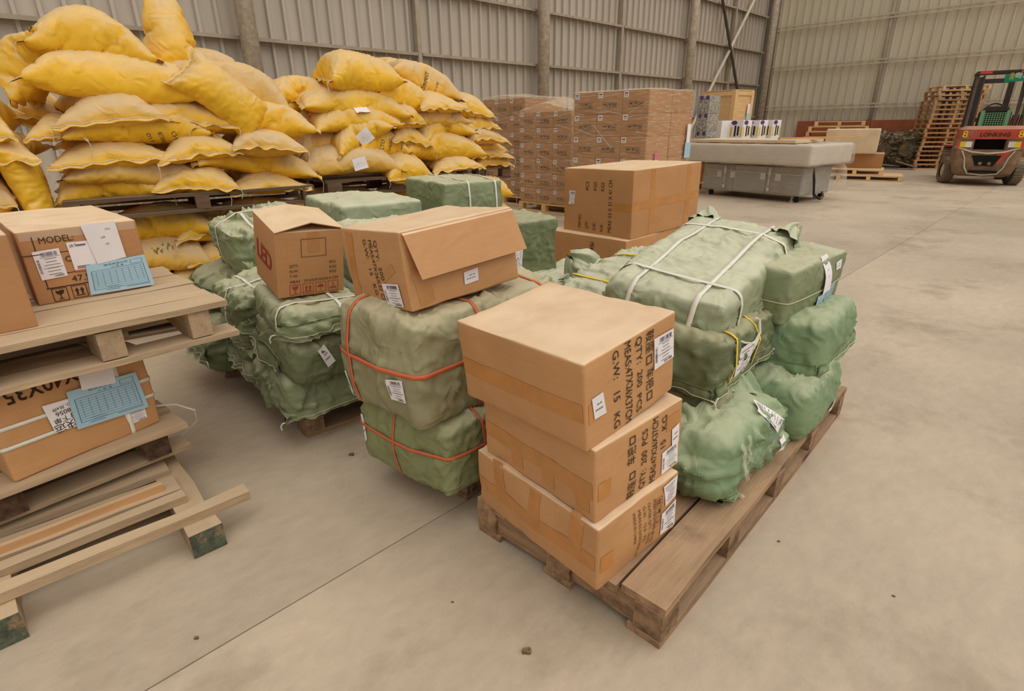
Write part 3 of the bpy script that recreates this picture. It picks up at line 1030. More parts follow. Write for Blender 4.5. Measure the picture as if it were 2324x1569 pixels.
S3 = [
    ('fat round yellow sack cut by the picture edge', -.33, 1.45, .42, .30, 0, 'e', -.02, {'lump': .03}),
    ('hemmed yellow sack below the fat round one', -.30, 1.28, .52, .20, 0, 'e', -.02),
    ('yellow sack standing on edge by the gap', -.17, 1.06, .52, .15, 76, 'x', .16, {'roll': 0, 'W': .5}),
    ('yellow sack with folded corner at the picture edge', -.46, 1.06, .42, .26, 0, 'e', -.02),
    ('yellow sack low at the picture edge', -.40, .80, .60, .26, 0, 'e', -.02),
    ('lowest yellow sack at the picture edge', -.40, .55, .60, .26, 0, 'e', -.02),
    ('ground yellow sack at the picture edge', -.40, .30, .60, .3, 0, 'e', -.02),
]
place_sacks(S3, (-2.86, 3.6), 34.5, 'of the leftmost pile', 'yellow sacks of the leftmost pile')
pallet('dark wooden pallet under the leftmost yellow sacks', F1 @ Vector((-.55, .45, 0)), 34.5, .9, 1.0, .14, 'wood_dark', 6, 3, 'block', 3)

# ------------------------------------------------------------------ cartons and wrapped bales
def carton(label, loc, yaw, dims, m='cardboard', tx=0, ty=0, group=None, dent=.004, bulge=.004, r=.008, sp=.03, seed=0, taper=(0, 0), flaps=True, name='cardboard_box', cat='box'):
    V, F, UV, Nn = rbox(dims, r, sp)
    h = np.array(dims) / 2
    q = V / h
    d = dent * fbm(V * 7 + seed * 3.1, seed, 3) + bulge * (1 - q[:, 0] ** 2) * (1 - q[:, 2] ** 2) * (np.abs(Nn[:, 1]) > .9) + bulge * (1 - q[:, 1] ** 2) * (1 - q[:, 2] ** 2) * (np.abs(Nn[:, 0]) > .9)
    d = d * .55 - .5 * dent * np.maximum(0, ridged(V * 5, seed + 4) - .75) * 4
    V = V + Nn * d[:, None]
    k = q[:, 2] * .5
    V[:, 0] *= 1 + taper[0] * k; V[:, 1] *= 1 + taper[1] * k
    V[:, 2] += h[2]
    root = empty(name, M=pose(loc, yaw, tx, ty))
    tag(root, label, cat, group)
    body = link('carton', mesh_from('carton', V, F, UV.reshape(-1, 2), smooth=True), m, root)
    th = {'root': root, 'dims': dims, 'solid': Solid(V, F), 'body': body}
    return th


def tape(th, face, u, v, w, h, rot=0, m='tape_light', name='packing_tape', off=.0012):
    return patch(th, face, u, v, w, h, rot, m, name, nx=14 if w > h else 2, ny=2 if w > h else 14, off=off)


def bale(label, loc, yaw, dims, m='green_bag', tx=0, ty=0, group=None, r=.05, wr=.010, fr=7.0, st=(1, 1, 1), bulge=.02, sag=.03, sp=.011, seed=0, gather=None, name='wrapped_bale', cat='bale', lump=.012, body='wrapping'):
    """goods sewn into woven sacking: soft box with folds, sag and gathered ends"""
    V, F, UV, Nn = rbox(dims, r * .7, sp)
    h = np.array(dims) / 2
    q = V / h
    bulge = bulge * .7
    S = np.array(st) * fr
    sh = lambda x: np.clip(x, 0, 1) ** 2.5
    q0 = V * S + seed * 5.7
    area = np.clip(.55 + .9 * fbm(V * 5 + seed, seed + 60, 2), 0.12, 1.3)
    wr = wr * 1.5

    def long_folds(k, along, across):
        """creases that run far one way and repeat closely the other way"""
        g = np.random.RandomState(seed * 7 + k)
        Q, _ = np.linalg.qr(g.normal(size=(3, 3)))
        return sh(ridged((V @ Q) * np.array([along, across, across]) + seed * 2.3 + k, seed + k)) - .3
    d = wr * .8 * (sh(ridged(q0, seed)) - .3) + wr * 1.2 * area * long_folds(3, 2.6, fr * 2.1) + wr * .8 * area * long_folds(5, 4.0, fr * 3.6)
    d += wr * .30 * area * (sh(ridged(q0 * 4.2 + 9, seed + 23)) - .3) + lump * fbm(V * 4 + seed, seed + 40, 2)
    d += bulge * np.where(np.abs(Nn[:, 0]) > .7, (1 - q[:, 1] ** 2) * (1 - q[:, 2] ** 2), 0) + bulge * np.where(np.abs(Nn[:, 1]) > .7, (1 - q[:, 0] ** 2) * (1 - q[:, 2] ** 2), 0)
    d += bulge * .7 * np.where(Nn[:, 2] > .7, (1 - q[:, 0] ** 2) * (1 - q[:, 1] ** 2), 0)
    V = V + Nn * d[:, None]
    low = np.clip(-q[:, 2] * .5 + .5, 0, 1)
    V[:, :2] *= (1 + sag * np.sin(low * math.pi * .9))[:, None]
    if gather:
        for ax, sg, amt, kf in gather:       # narrow one end with radial folds
            o1, o2 = [k for k in range(3) if k != ax]
            t = np.clip(sg * q[:, ax], 0, 1) ** 2
            th_ = np.arctan2(V[:, o2], V[:, o1])
            k = 1 - amt * t + t * .05 * np.sin(th_ * kf + seed)
            V[:, o1] *= k; V[:, o2] *= k
    V[:, 2] += h[2]
    V[:, 2] = np.where(V[:, 2] < .012, .012 + (V[:, 2] - .012) * .15, V[:, 2])
    V[:, 2] -= V[:, 2].min()
    root = empty(name, M=pose(loc, yaw, tx, ty))
    tag(root, label, cat, group)
    b = link(body, mesh_from(body, V, F, UV.reshape(-1, 2), smooth=True), m, root)
    return {'root': root, 'dims': dims, 'solid': Solid(V, F), 'body': b}


def strap(th, axis, pos, w=.016, m='strap_white', name='strap', n=96, tilt=0.0, lift=.003):
    """flat strapping band around the bale, in the plane across axis 'x' / 'y' / 'z' at pos"""
    D = th['dims']
    k = 'xyz'.index(axis)
    a, b = [i for i in range(3) if i != k]
    cz = D[2] / 2
    c0 = np.zeros(3); c0[2] = cz; c0[k] = pos if axis != 'z' else pos
    P, Nr = [], []
    for i in range(n):
        t = 2 * math.pi * i / n
        # even walk round the rectangle
        s = (i / n) * (2 * (D[a] + D[b]))
        A, B = D[a], D[b]
        if s < A: p = (s - A / 2, -B / 2)
        elif s < A + B: p = (A / 2, s - A - B / 2)
        elif s < 2 * A + B: p = (A / 2 - (s - A - B), B / 2)
        else: p = (-A / 2, B / 2 - (s - 2 * A - B))
        o = c0.copy(); o[a] = p[0] * 1.7; o[b] = (cz if b == 2 else 0) + p[1] * 1.7
        tgt = c0.copy(); tgt[a] = p[0] * .45; tgt[b] = (cz if b == 2 else 0) + p[1] * .45
        o[k] += tilt * p[0]; tgt[k] += tilt * p[0] * .45
        hit = th['solid'].hit(o, tgt - o)
        if hit[0] is None:
            continue
        nn = (o - tgt); nn[k] = 0; nn /= np.linalg.norm(nn)
        P.append(np.array(hit[0])); Nr.append(nn)
    P = np.array(P); Nr = np.array(Nr)
    for _ in range(40):      # pull taut, never below the cloth by much
        Q = (np.roll(P, 1, 0) + np.roll(P, -1, 0)) / 2
        g = np.maximum(((Q - P) * Nr).sum(1), 0)
        P = P + Nr * g[:, None]
    ax = np.zeros(3); ax[k] = 1
    n = len(P)
    V = np.concatenate([P + Nr * lift + ax * w / 2, P + Nr * lift - ax * w / 2, P + Nr * (lift + .0018) - ax * w / 2, P + Nr * (lift + .0018) + ax * w / 2])
    F = [(g * n + i, g * n + (i + 1) % n, (g + 1) % 4 * n + (i + 1) % n, (g + 1) % 4 * n + i) for g in range(4) for i in range(n)]
    return link(name, mesh_from(name, V, F, smooth=True), m, th['root'])


def tuft(th, loc, d, ln, r0, r1, m=None, seed=0, name='knot', k=7, flat=1.0):
    """gathered end of a sack: tied neck that flares into ruffles"""
    d = Vector(d).normalized()
    a = d.orthogonal().normalized(); b = d.cross(a)
    n, rows = 44, 16
    V, F = [], []
    rr = np.random.RandomState(seed)
    ph = rr.uniform(0, 6, 3)
    for i in range(rows + 1):
        t = i / rows
        rad = r0 * (1 - t) ** 3 + r1 * math.sin(math.pi * min(1, .12 + t * .83)) ** .8 * 1.1
        for j in range(n):
            th_ = 2 * math.pi * j / n
            q = rad * (1 + .13 * math.sin(k * th_ + ph[0] + t * 3.5) + .22 * math.sin(2 * th_ + ph[1] + t) + .10 * math.sin(11 * th_ + 6 * t + ph[2]))
            ax = ln * t * (1 + .16 * t * math.sin(2 * th_ + ph[2]) + .04 * t * math.sin(9 * th_))
            V.append(Vector(loc) + d * ax + a * (q * math.cos(th_)) + b * (q * math.sin(th_) * flat))
    for i in range(rows):
        for j in range(n):
            F.append((i * n + j, i * n + (j + 1) % n, (i + 1) * n + (j + 1) % n, (i + 1) * n + j))
    uv = [(V[i].x + V[i].y, V[i].z) for f in F for i in f]
    return link(name, mesh_from(name, V, F, uv, smooth=True), m or th['body'].data.materials[0], th['root'])


def flap(th, face, a, b, w, seed=0, m=None, name='sewn_flap', ear=(.05, .05), lift=.3, wave=.010, stitch=True, dv=(0, -1), cords=(1, 1)):
    """sewn mouth of the sack lying against a face from (u,v)=a to b, hanging off along dv, with dog-ears past both ends"""
    a, b, dv = np.array(a, float), np.array(b, float), np.array(dv, float)
    dv /= np.linalg.norm(dv)
    t = (b - a); ln = np.linalg.norm(t); t = t / ln
    nrm = np.array(FACE[face][0], float)
    n, rows = 34, 6
    uvp, offs = [], []
    for j in range(rows + 1):
        q = j / rows
        for i in range(n + 1):
            s = i / n
            e0, e1 = max(0, 1 - s * 4) ** 2, max(0, s * 4 - 3) ** 2
            nz = float(noise3(np.array([[s * 7 + seed * 3.3, q * 1.5, seed * .7]]), seed)[0])
            n2 = float(noise3(np.array([[s * 19 + seed, q * 2.0, seed * .3]]), seed + 5)[0])
            p = a + t * (ln * s) + dv * (w * q * (1 + .25 * nz)) + t * (ear[1] * e1 - ear[0] * e0) * (.35 + .65 * q)
            uvp.append(p)
            offs.append(.004 + w * lift * q * (.6 + .5 * nz) + wave * abs(n2) * q + (e0 + e1) * .012 * q)
    P = lay(th, face, uvp, 0.0)
    V = [np.array(p) + nrm * o for p, o in zip(P, offs)]
    k = n + 1
    F = [(j * k + i, j * k + i + 1, (j + 1) * k + i + 1, (j + 1) * k + i) for j in range(rows) for i in range(n)]
    nb = len(V)
    V2 = [v - nrm * .004 for v in V]
    F2 = [tuple(i + nb for i in f[::-1]) for f in F]
    edge = list(range(n + 1)) + [j * k + n for j in range(1, rows + 1)] + [rows * k + i for i in range(n - 1, -1, -1)] + [j * k for j in range(rows - 1, 0, -1)]
    F3 = [(edge[i], edge[(i + 1) % len(edge)], edge[(i + 1) % len(edge)] + nb, edge[i] + nb) for i in range(len(edge))]
    VV = V + V2
    uv = [tuple(uvp[i % nb]) for f in F + F2 + F3 for i in f]
    o = link(name, mesh_from(name, VV, F + F2 + F3, uv, smooth=True), m or th['body'].data.materials[0], th['root'])
    if stitch:
        row = rows - 2
        mb = MB().tube([tuple(V[row * k + i] + nrm * .002) for i in range(n + 1)], .0015, 4)
        mb.build('stitching', 'thread', o)
        for e, on in ((0, cords[0]), (n, cords[1])):
            if not on:
                continue
            p = Vector(V[row * k + e]); d_ = Vector(t * (1 if e else -1))
            d3 = Vector(np.array(FACE[face][1]) * d_.x + np.array(FACE[face][2]) * d_.y)
            MB().tube([p, p + d3 * .012, p + d3 * .02 + Vector((0, 0, -.012)), p + d3 * .018 + Vector((0, 0, -.03))], .0035, 5).build('thread_end', 'thread', o)
    return o


def slip(th, face, quad, seed=1, m='paper', name='label', ink='ink_grey', style='waybill', off=.003):
    """paper label with printed bars and lines, laid on the body"""
    o = patch(th, face, 0, 0, 0, 0, 0, m, name, quad=quad, off=off)
    on = th['last']
    pr = Print()
    rr = random.Random(seed)
    if style == 'waybill':
        pr.bars(0.08, .36, .62, .14, 18, 0, seed)
        pr.bars(-.40, -.05, .5, .10, 14, 90, seed + 1)
        for k in range(6):
            pr.rect(.08, .2 - k * .11, rr.uniform(.3, .66), .018)
        pr.rect(.08, .26, .74, .012); pr.rect(.08, -.12, .74, .012)
        pr.bars(.2, -.42, .4, .07, 12, 0, seed + 2)
    elif style == 'mini':
        pr.rect(-.05, .12, .18, .06); pr.rect(.18, .12, .14, .06)
        for k in range(6):
            pr.rect(-.3 + k * .11, -.12, .07, .07)
    elif style == 'form':
        pr.frame(0, -.05, .86, .62, .008)
        for k in range(9):
            pr.rect(0, .2 - k * .062, .86, .005)
        for k in range(8):
            pr.rect(-.36 + k * .105, -.02, .004, .46)
        pr.text('物流有限公司', -.02, .37, .05, sx=1.0, centre=True); pr.text('入 货 单', 0, .29, .045, centre=True)
        for k in range(3):
            pr.rect(-.3 + rr.random() * .2, -.3 - k * .055, .2, .012)
        pr.rect(.25, -.40, .38, .012); pr.frame(.33, .36, .2, .12, .006)
    elif style == 'hand':
        pr.text('1/20-2', .12, .30, .05); pr.text('54件', .0, .1, .055, centre=True); pr.text('15号', .05, -.08, .05, centre=True)
    elif style == 'lines':
        for k in range(8):
            pr.rect(rr.uniform(-.1, .1), .36 - k * .1, rr.uniform(.4, .75), .022)
    if pr.V:
        pr.put(th, face, ink, 'print', parent=o, warp=on)
    return o


# ============ front pallet on the right with its load ============
RP_ = pallet('weathered brown pallet under the three-carton tower and green bales', (.779, 2.055, 0), 46.5, 1.88, .76, .15, 'wood_old', 5, 5, 'block', 3, top_t=.028, fill=.95, seed=11)
plank(RP_, 'bearer', .74, .10, .09, (-.87, .0, .075), 90, 'wood_old', 501)

tb = carton('bottom dented carton of the three-carton tower, tape-wrapped', (.205, 1.535, .15), 40.6, (.385, .546, .228), 'cardboard_orange', .4, -2.6, dent=.010, bulge=.014, sp=.018, seed=1, r=.008)
tm = carton('middle carton of the tower with upside-down print', (.220, 1.537, .376), 40, (.40, .487, .244), 'cardboard_orange', 0, -3.0, dent=.006, bulge=.008, sp=.02, seed=2, r=.007)
tt = carton('top carton of the three-carton tower with sunken lid', (.173, 1.534, .622), 43.3, (.411, .490, .258), 'cardboard_orange', -.8, -5.6, dent=.007, bulge=.006, sp=.02, seed=3, r=.006)
for th, dv in ((tt, 0), (tm, 0), (tb, 0)):
    tape(th, '-x', 0, -.015, th['dims'][1] * .97, .055, 0, 'tape')
    tape(th, '-y', -th['dims'][0] * .41, -.02, .05, .06, 0, 'tape')
    tape(th, '-y', th['dims'][0] * .38, .06, .07, .05, 0, 'tape')
for k in range(3):
    tape(tb, '-x', -.15 + k * .17, .04, .05, .17, 6 - k * 5, 'tape')
    tape(tm, '-x', -.08 + k * .14, -.05, .05, .09, 0, 'tape')
# reversed print runs down the text faces
Print().text('鞍座', .060, .120, .030, -90, width=.068).put(tt, '-y', 'ink')
Print().frame(.073, .030, .024, .024, .0035).put(tt, '-y', 'ink')
Print().text('车把', .064, .002, .030, -90, width=.068).put(tt, '-y', 'ink')
Print().frame(.077, -.088, .024, .024, .0035).put(tt, '-y', 'ink')
Print().text('QTY:  200  PCS', .012, .12, .027, -90, width=.235).put(tt, '-y', 'ink')
Print().text('MEAS:47X26X37CM', -.040, .125, .030, -90, width=.25).put(tt, '-y', 'ink')
Print().text('G.W:   15   KG', -.092, .12, .027, -90, width=.235).put(tt, '-y', 'ink')
slip(tt, '-y', [(.094, .085), (.191, .083), (.199, -.012), (.100, -.016)], 4)
slip(tt, '-y', [(-.183, .024), (-.138, .026), (-.126, -.043), (-.174, -.041)], 5, style='mini')
Print().text('车把', -.036, .005, .030, 90, width=.062).put(tm, '-y', 'ink')
Print().frame(-.050, .088, .022, .022, .0035).put(tm, '-y', 'ink')
Print().text('鞍座', -.030, -.118, .030, 90, width=.062).put(tm, '-y', 'ink')
Print().frame(-.045, -.034, .022, .022, .0035).put(tm, '-y', 'ink')
Print().text('QTY:  200  PCS', .018, -.112, .026, 90, width=.21).put(tm, '-y', 'ink')
Print().text('MEAS:47X26X37CM', .070, -.116, .029, 90, width=.23).put(tm, '-y', 'ink')
Print().text('15   KG', .115, -.02, .026, 90, width=.12).put(tm, '-y', 'ink')
slip(tm, '-y', [(.142, .036), (.180, .044), (.184, -.025), (.150, -.033)], 6, style='mini')
slip(tm, '-y', [(.100, -.030), (.180, -.022), (.188, -.105), (.102, -.112)], 7)
pr = Print()
for k, (s, w) in enumerate((('ITEM NUMBER:JB-102', .17), ('OUTER QTY:  50 PCS', .16), ('G.W:   12.0   KG', .13), ('MEAS:52.5X50.5X60 cm', .18), ('MADE IN CHINA', .11))):
    pr.text(s, .052 - k * .024, .082, .013, -90, width=w)
pr.icon('up', .082, .060, .030, -90); pr.icon('glass', .082, .022, .030, -90); pr.icon('hook', .082, -.016, .030, -90)
pr.put(tb, '-y', 'ink_brown')
slip(tb, '-y', [(.104, .102), (.180, .108), (.176, .030), (.118, .020)], 8, style='lines')
slip(tb, '-y', [(.102, .000), (.184, .010), (.186, -.095), (.104, -.088)], 9)

BB = bale('large pale green bale with crossed white straps, on top beside the tower', (.878, 2.40, .655), 50.7, (.96, .49, .245), 'green_bag_pale', 5.8, -8.1, r=.07, wr=.012, fr=6, bulge=.025, sp=.009, seed=3, sag=.05)
for p in (-.34, .26):
    strap(BB, 'x', p, .020)
for p in (-.13, .13):
    strap(BB, 'y', p, .020)
tuft(BB, (.42, .19, .20), (.8, .2, .45), .10, .05, .035, seed=4, name='gathered_corner')
tuft(BB, (.40, -.19, .19), (.7, -.3, .45), .11, .06, .04, seed=5, name='gathered_corner')
flap(BB, '-y', (-.42, -.055), (.30, .0), .06, 6, ear=(.02, .05))
flap(BB, '-x', (-.20, -.06), (.22, -.05), .025, 8, ear=(0, 0), lift=.5, cords=(1, 0))
mbs = MB()
mbs.tube([(-.42, -.275, .085), (-.38, -.31, .06), (-.33, -.33, .04), (-.27, -.33, .06), (-.24, -.31, .10), (-.28, -.30, .12)], .005, 6)
mbs.build('loose_cord', 'thread', BB['root'])
U2 = bale('green bale with yellow straps and torn waybill, second from the top', (.765, 2.125, .455), 48.7, (.60, .42, .25), 'green_bag_dark', 3, 2, r=.05, wr=.012, fr=6, seed=8, sag=.05)
for p in (-.20, .02):
    strap(U2, 'x', p, .012, 'strap_yellow')
slip(U2, '-y', [(-.16, .055), (.02, .060), (-.01, -.04), (-.14, -.11)], 21, style='lines')
flap(U2, '-x', (-.18, -.055), (.19, -.075), .05, 9, ear=(.02, .03))
flap(U2, '-y', (-.28, -.065), (.22, -.02), .05, 10, ear=(.02, .03))
U3 = bale('dark olive green bale low in the stack with red-marked side', (.746, 2.117, .15), 54, (.594, .45, .31), 'green_bag_dark', 0, 2, r=.07, wr=.014, fr=6, st=(1.6, 1.6, .7), seed=12, sag=.03)
slip(U3, '-y', [(-.235, .10), (-.135, .085), (-.125, -.035), (-.225, -.045)], 22)
patch(U3, '-y', -.275, .0, .014, .17, 3, 'ink_red', 'red_mark', 2, 8)
WB = bale('crumpled green bag wrapped in clear film at the pallet edge', (.815, 1.80, .15), 43, (.53, .27, .28), 'green_bag_bright', -6, 0, r=.11, wr=.019, fr=6, st=(.7, 1.2, 1.5), bulge=.03, lump=.03, sag=.08, sp=.009, seed=15)
tuft(WB, (.16, .05, .26), (.35, .1, 1), .13, .09, .05, seed=16, name='gathered_neck', k=5)
tuft(WB, (-.17, .02, .20), (-.75, -.3, .45), .09, .08, .05, seed=17, name='gathered_neck', k=6)
slip(WB, '-y', [(.02, .125), (.07, .145), (.16, .05), (.115, .01)], 23)
slip(WB, '-y', [(.14, -.03), (.18, -.02), (.185, -.09), (.145, -.085)], 24, style='mini')
flap(WB, '-y', (-.22, -.10), (.16, -.10), .035, 18, ear=(.03, .03), stitch=False)
V, F, UV, Nn = rbox((.56, .30, .24), .09, .03)
V = V + Nn * (.012 * fbm(V * 9, 5, 2))[:, None]; V[:, 2] += .13
link('clear_film', mesh_from('clear_film', V, F, UV.reshape(-1, 2) * 2, smooth=True), 'film_bag', WB['root'])
for k, a in enumerate((-.16, -.12)):
    patch(WB, '-y', a, -.03, .022, .24, 12 - k * 16, 'film_top', 'clear_tape', 2, 10, off=.016)

R3 = bale('bottom sagging green bag in film at the far pallet corner', (1.20, 2.255, .15), 45, (.47, .42, .27), 'green_bag_bright', r=.08, wr=.012, fr=6, st=(.8, .8, 1.5), bulge=.025, seed=25, sag=.06)
slip(R3, '-y', [(.04, -.02), (.07, -.01), (.08, -.08), (.05, -.08)], 26, style='mini')
R2 = bale('middle green bale with stitched hem near the far pallet corner', (1.315, 2.385, .385), 47, (.52, .38, .25), 'green_bag_bright', -4, -1, r=.06, wr=.009, fr=5, st=(1.4, 1.4, .7), bulge=.02, seed=27, sag=.05)
flap(R2, '-y', (-.25, -.055), (.25, -.045), .08, 28, ear=(.02, .03))
flap(R2, '-x', (-.17, -.055), (.18, -.055), .08, 29, ear=(.02, .02))
R1 = bale('grey-green block bale with white and blue papers hanging down', (1.219, 2.507, .615), 42.8, (.65, .42, .245), 'green_bag', 3, .7, r=.03, wr=.006, fr=6, seed=30, sag=.01, bulge=.01)
slip(R1, '-y', [(.0, .125), (.075, .128), (.085, -.03), (.005, -.045)], 31, style='hand')
o = slip(R1, '-y', [(-.03, -.045), (.20, -.02), (.22, -.13), (-.02, -.14)], 32, 'paper_blue', 'blue_form', 'ink_blue', 'form', off=.004)
slip(R1, '-y', [(.19, .072), (.265, .078), (.268, .035), (.20, .033)], 33, style='mini')
strap(R1, 'z', .10, .004, 'thread', 'stitching')

# ============ knotted bag with yellow straps, behind ============
K1 = bale('pleated green bag with a knotted end and yellow straps', (.66, 2.96, .42), 40, (.66, .40, .27), 'green_bag_pale', 0, -11, r=.08, wr=.022, fr=6, st=(2.2, .7, 1), seed=35, sp=.009)
for p in (-.20, .12):
    strap(K1, 'x', p, .014, 'strap_yellow')
tuft(K1, (-.06, .22, .22), (-.3, .7, .75), .13, .05, .07, seed=36, name='knot', k=5)
tuft(K1, (-.08, .22, .20), (-.8, .5, .0), .14, .05, .03, seed=37, name='knot_tail', k=4)
B5 = bale('smooth grey-green bale lying low behind the olive bales', (.42, 3.35, .14), 44, (.80, .62, .42), 'green_bag_pale', r=.05, wr=.006, fr=4, seed=38, sp=.025)
bale('plain green bale carrying the knotted bag', (.72, 3.02, .14), 42, (.62, .42, .26), 'green_bag', seed=39, sp=.03)
pallet('brown pallet beneath the knotted green bag', (.60, 3.15, 0), 44, 1.2, 1.0, .14, 'wood_old', 6, 3, seed=21)

# ============ olive bales with orange straps ============
oL = bale('lower olive-green bale with orange straps near the floor', (-.187, 2.075, .13), 51, (.74, .50, .30), 'olive_bag_green', r=.06, wr=.012, fr=6, st=(1.4, 1.4, .8), seed=41, sag=.03)
strap(oL, 'z', .17, .014, 'strap_orange'); strap(oL, 'y', .02, .010, 'strap_orange'); strap(oL, 'x', -.20, .012, 'strap_orange')
slip(oL, '-x', [(-.235, .06), (-.215, .065), (-.20, -.04), (-.215, -.06)], 42, style='mini')
oU = bale('upper olive bale with orange straps carrying the torn carton', (-.221, 2.075, .425), 49.7, (.80, .47, .405), 'olive_bag', r=.07, wr=.012, fr=5, st=(1.2, 1.2, 1), seed=45, sag=.03)
strap(oU, 'z', .215, .016, 'strap_orange', tilt=.02); strap(oU, 'x', -.13, .014, 'strap_orange'); strap(oU, 'y', .13, .014, 'strap_orange'); strap(oU, 'x', .27, .014, 'strap_orange')
slip(oU, '-x', [(.075, -.03), (.168, -.010), (.182, -.090), (.092, -.106)], 46)
slip(oU, '-x', [(-.205, -.085), (-.185, -.075), (-.165, -.18), (-.185, -.17)], 47, style='mini')
q2 = carton('taped carton with a loose flap on the olive bale', (-.285, 2.030, .828), 43, (.49, .40, .268), 'cardboard_orange', -4.5, -3.4, dent=.007, bulge=.012, sp=.02, seed=5, r=.007)
pr = Print()
pr.text('QTY:  200  PCS', .032, .10, .022, -83, width=.21); pr.text('MEAS:47X26X37 CM', -.004, .10, .024, -83, width=.225); pr.text('G.W:   15   KG', -.042, .10, .022, -83, width=.20)
pr.put(q2, '-x', 'ink')
slip(q2, '-x', [(.045, -.048), (.150, -.040), (.160, -.118), (.060, -.126)], 51)
slip(q2, '-y', [(-.018, -.050), (.046, -.046), (.042, -.092), (-.020, -.094)], 52, style='mini')
tape(q2, '-x', -.15, 0, .05, .24, -6, 'tape'); tape(q2, '-x', .06, -.03, .18, .03, 30, 'tape_light'); tape(q2, '-y', -.19, -.02, .06, .2, 8, 'tape_light'); tape(q2, '-y', 0, -.012, .46, .02, 1, 'tape_light')
mb = MB()
mb.prism([(-.235, -.205, .262), (.243, -.203, .262), (.243, -.208, .256), (-.235, -.212, .256)], (0, 0, 0), (.022, -.034, -.145))
mb.build('loose_flap', 'cardboard_orange', q2['root'])
pallet('brown pallet under the olive bales with orange straps', (-.12, 2.20, 0), 50, .70, .40, .13, 'wood_old', 5, 3, seed=31)
for k, (lx, ly) in enumerate(((-.44, 2.06),)):
    pass

# ============ carton marked LED ============
led = carton('open-topped carton with red lettering on the left face', (-.999, 2.513, .728), 38.1, (.30, .305, .300), 'cardboard', 10.8, 3.1, dent=.002, bulge=.003, seed=7, sp=.025, r=.004)
pr = Print()
pr.frame(.012, .076, .108, .080, .002)
for k, s in enumerate(('QTY:', 'N.W:', 'T.W:')):
    pr.text(s, -.096, -.008 - k * .024, .013)
for k, s in enumerate(('PCS', 'KGS', 'KGS')):
    pr.text(s, .080, -.004 - k * .023, .013)
pr.text('MEAS : 29.0X29.0X30.0 CM', -.096, -.082, .013, width=.215)
pr.put(led, '-y', 'ink')
pr = Print()
for k, s in enumerate(('glass', 'up', 'rain', 'five')):
    pr.icon(s, -.074 + k * .057, -.115, .046)
pr.put(led, '-y', 'ink_red')
Print().text('LED', -.115, -.035, .085, -3, bold=.04, width=.21).put(led, '-x', 'ink_red')
tape(led, '-y', .012, .10, .05, .09, 0, 'tape_light')
for s in (-1, 1):   # two lid flaps pushed up into a low ridge
    pr_ = [(-.150 if s < 0 else 0.004, -.156, .298 if s < 0 else .335), (0.004 if s < 0 else .150, -.156, .335 if s < 0 else .302), (0.004 if s < 0 else .150, .156, .325 if s < 0 else .300), (-.150 if s < 0 else 0.004, .156, .300 if s < 0 else .325)]
    MB().prism(pr_, (0, 0, 0), (0, 0, .004)).build('lid_flap', 'cardboard', led['root'])

# ============ heap of green bags left of the olive bales ============
G3 = bale('bottom green bag with long stitched hem in the left heap', (-.955, 2.545, .13), 41, (.56, .46, .25), 'green_bag', r=.08, wr=.016, fr=6, seed=61, sag=.05, sp=.009)
flap(G3, '-y', (-.27, -.055), (.26, -.035), .055, 62, ear=(.05, .02), lift=.25, cords=(1, 0))
G2 = bale('green bag with a twisted knot and tilted label', (-.945, 2.515, .35), 45, (.48, .48, .22), 'green_bag_dark', 8, 4, r=.07, wr=.014, fr=6, seed=63, sag=.04, sp=.009)
tuft(G2, (.06, -.20, .17), (.15, -.75, .35), .085, .05, .07, seed=64, name='knot', k=5)
slip(G2, '-y', [(-.165, .07), (-.125, .085), (-.075, -.005), (-.115, -.025)], 65, style='mini')
flap(G2, '-x', (-.26, .02), (.12, -.02), .09, 66, ear=(.09, .0), lift=.5, cords=(1, 0))
G1 = bale('green bag with white straps supporting the open-topped carton', (-.955, 2.475, .545), 40, (.36, .46, .150), 'green_bag', 4, 2, r=.05, wr=.012, fr=6, seed=67, sag=.03, sp=.009)
strap(G1, 'x', .05, .017); strap(G1, 'y', -.16, .017)
flap(G1, '-y', (-.17, .02), (.17, .035), .065, 68, ear=(.09, .02), lift=.45, cords=(1, 0))
H6 = bale('green bag with white straps at the back of the left heap', (-1.30, 2.86, .40), 41, (.44, .42, .28), 'green_bag', 4, -6, r=.06, wr=.018, fr=6, seed=71, sp=.010)
strap(H6, 'y', -.02, .014); strap(H6, 'x', -.10, .014)
flap(H6, '-x', (-.20, -.05), (.20, -.08), .09, 72, ear=(.07, .05), lift=.5)
H8 = bale('dusky green bag at floor level in the left heap', (-1.28, 2.84, .13), 41, (.44, .44, .27), 'green_bag_dark', r=.07, wr=.018, fr=6, seed=73, sp=.010)
strap(H8, 'x', .02, .010); strap(H8, 'x', .14, .010)
flap(H8, '-x', (-.20, .06), (.20, .03), .08, 74, ear=(.07, .05), lift=.5)
H5 = bale('tan-topped green bag sticking out behind the pallet table', (-1.68, 3.22, .42), 45, (.40, .40, .24), 'green_bag_dark', 6, 0, r=.08, wr=.02, fr=6, seed=75, gather=[(0, -1, .3, 7)], sp=.010)
flap(H5, '-x', (-.16, .06), (.18, .04), .09, 76, ear=(.08, .03), lift=.6)
H7 = bale('low green bag with pointed corner near the pallet table', (-1.62, 3.06, .13), 41, (.44, .44, .30), 'green_bag_dark', r=.07, wr=.02, fr=6, seed=77, sp=.010)
flap(H7, '-x', (-.18, .04), (.18, .02), .10, 78, ear=(.09, .05), lift=.6)
G4 = bale('tall green bale with crossed white straps behind the open-topped carton', (-1.46, 3.30, .62), 39.3, (.46, .44, .32), 'green_bag', 5.9, -9, r=.05, wr=.018, fr=6, st=(1.5, 1.5, .7), seed=79, sp=.009)
strap(G4, 'x', -.08, .015); strap(G4, 'y', .04, .015)
tuft(G4, (-.18, -.22, .12), (-.4, -1, -.2), .05, .04, .03, seed=80, name='tied_corner', k=5)
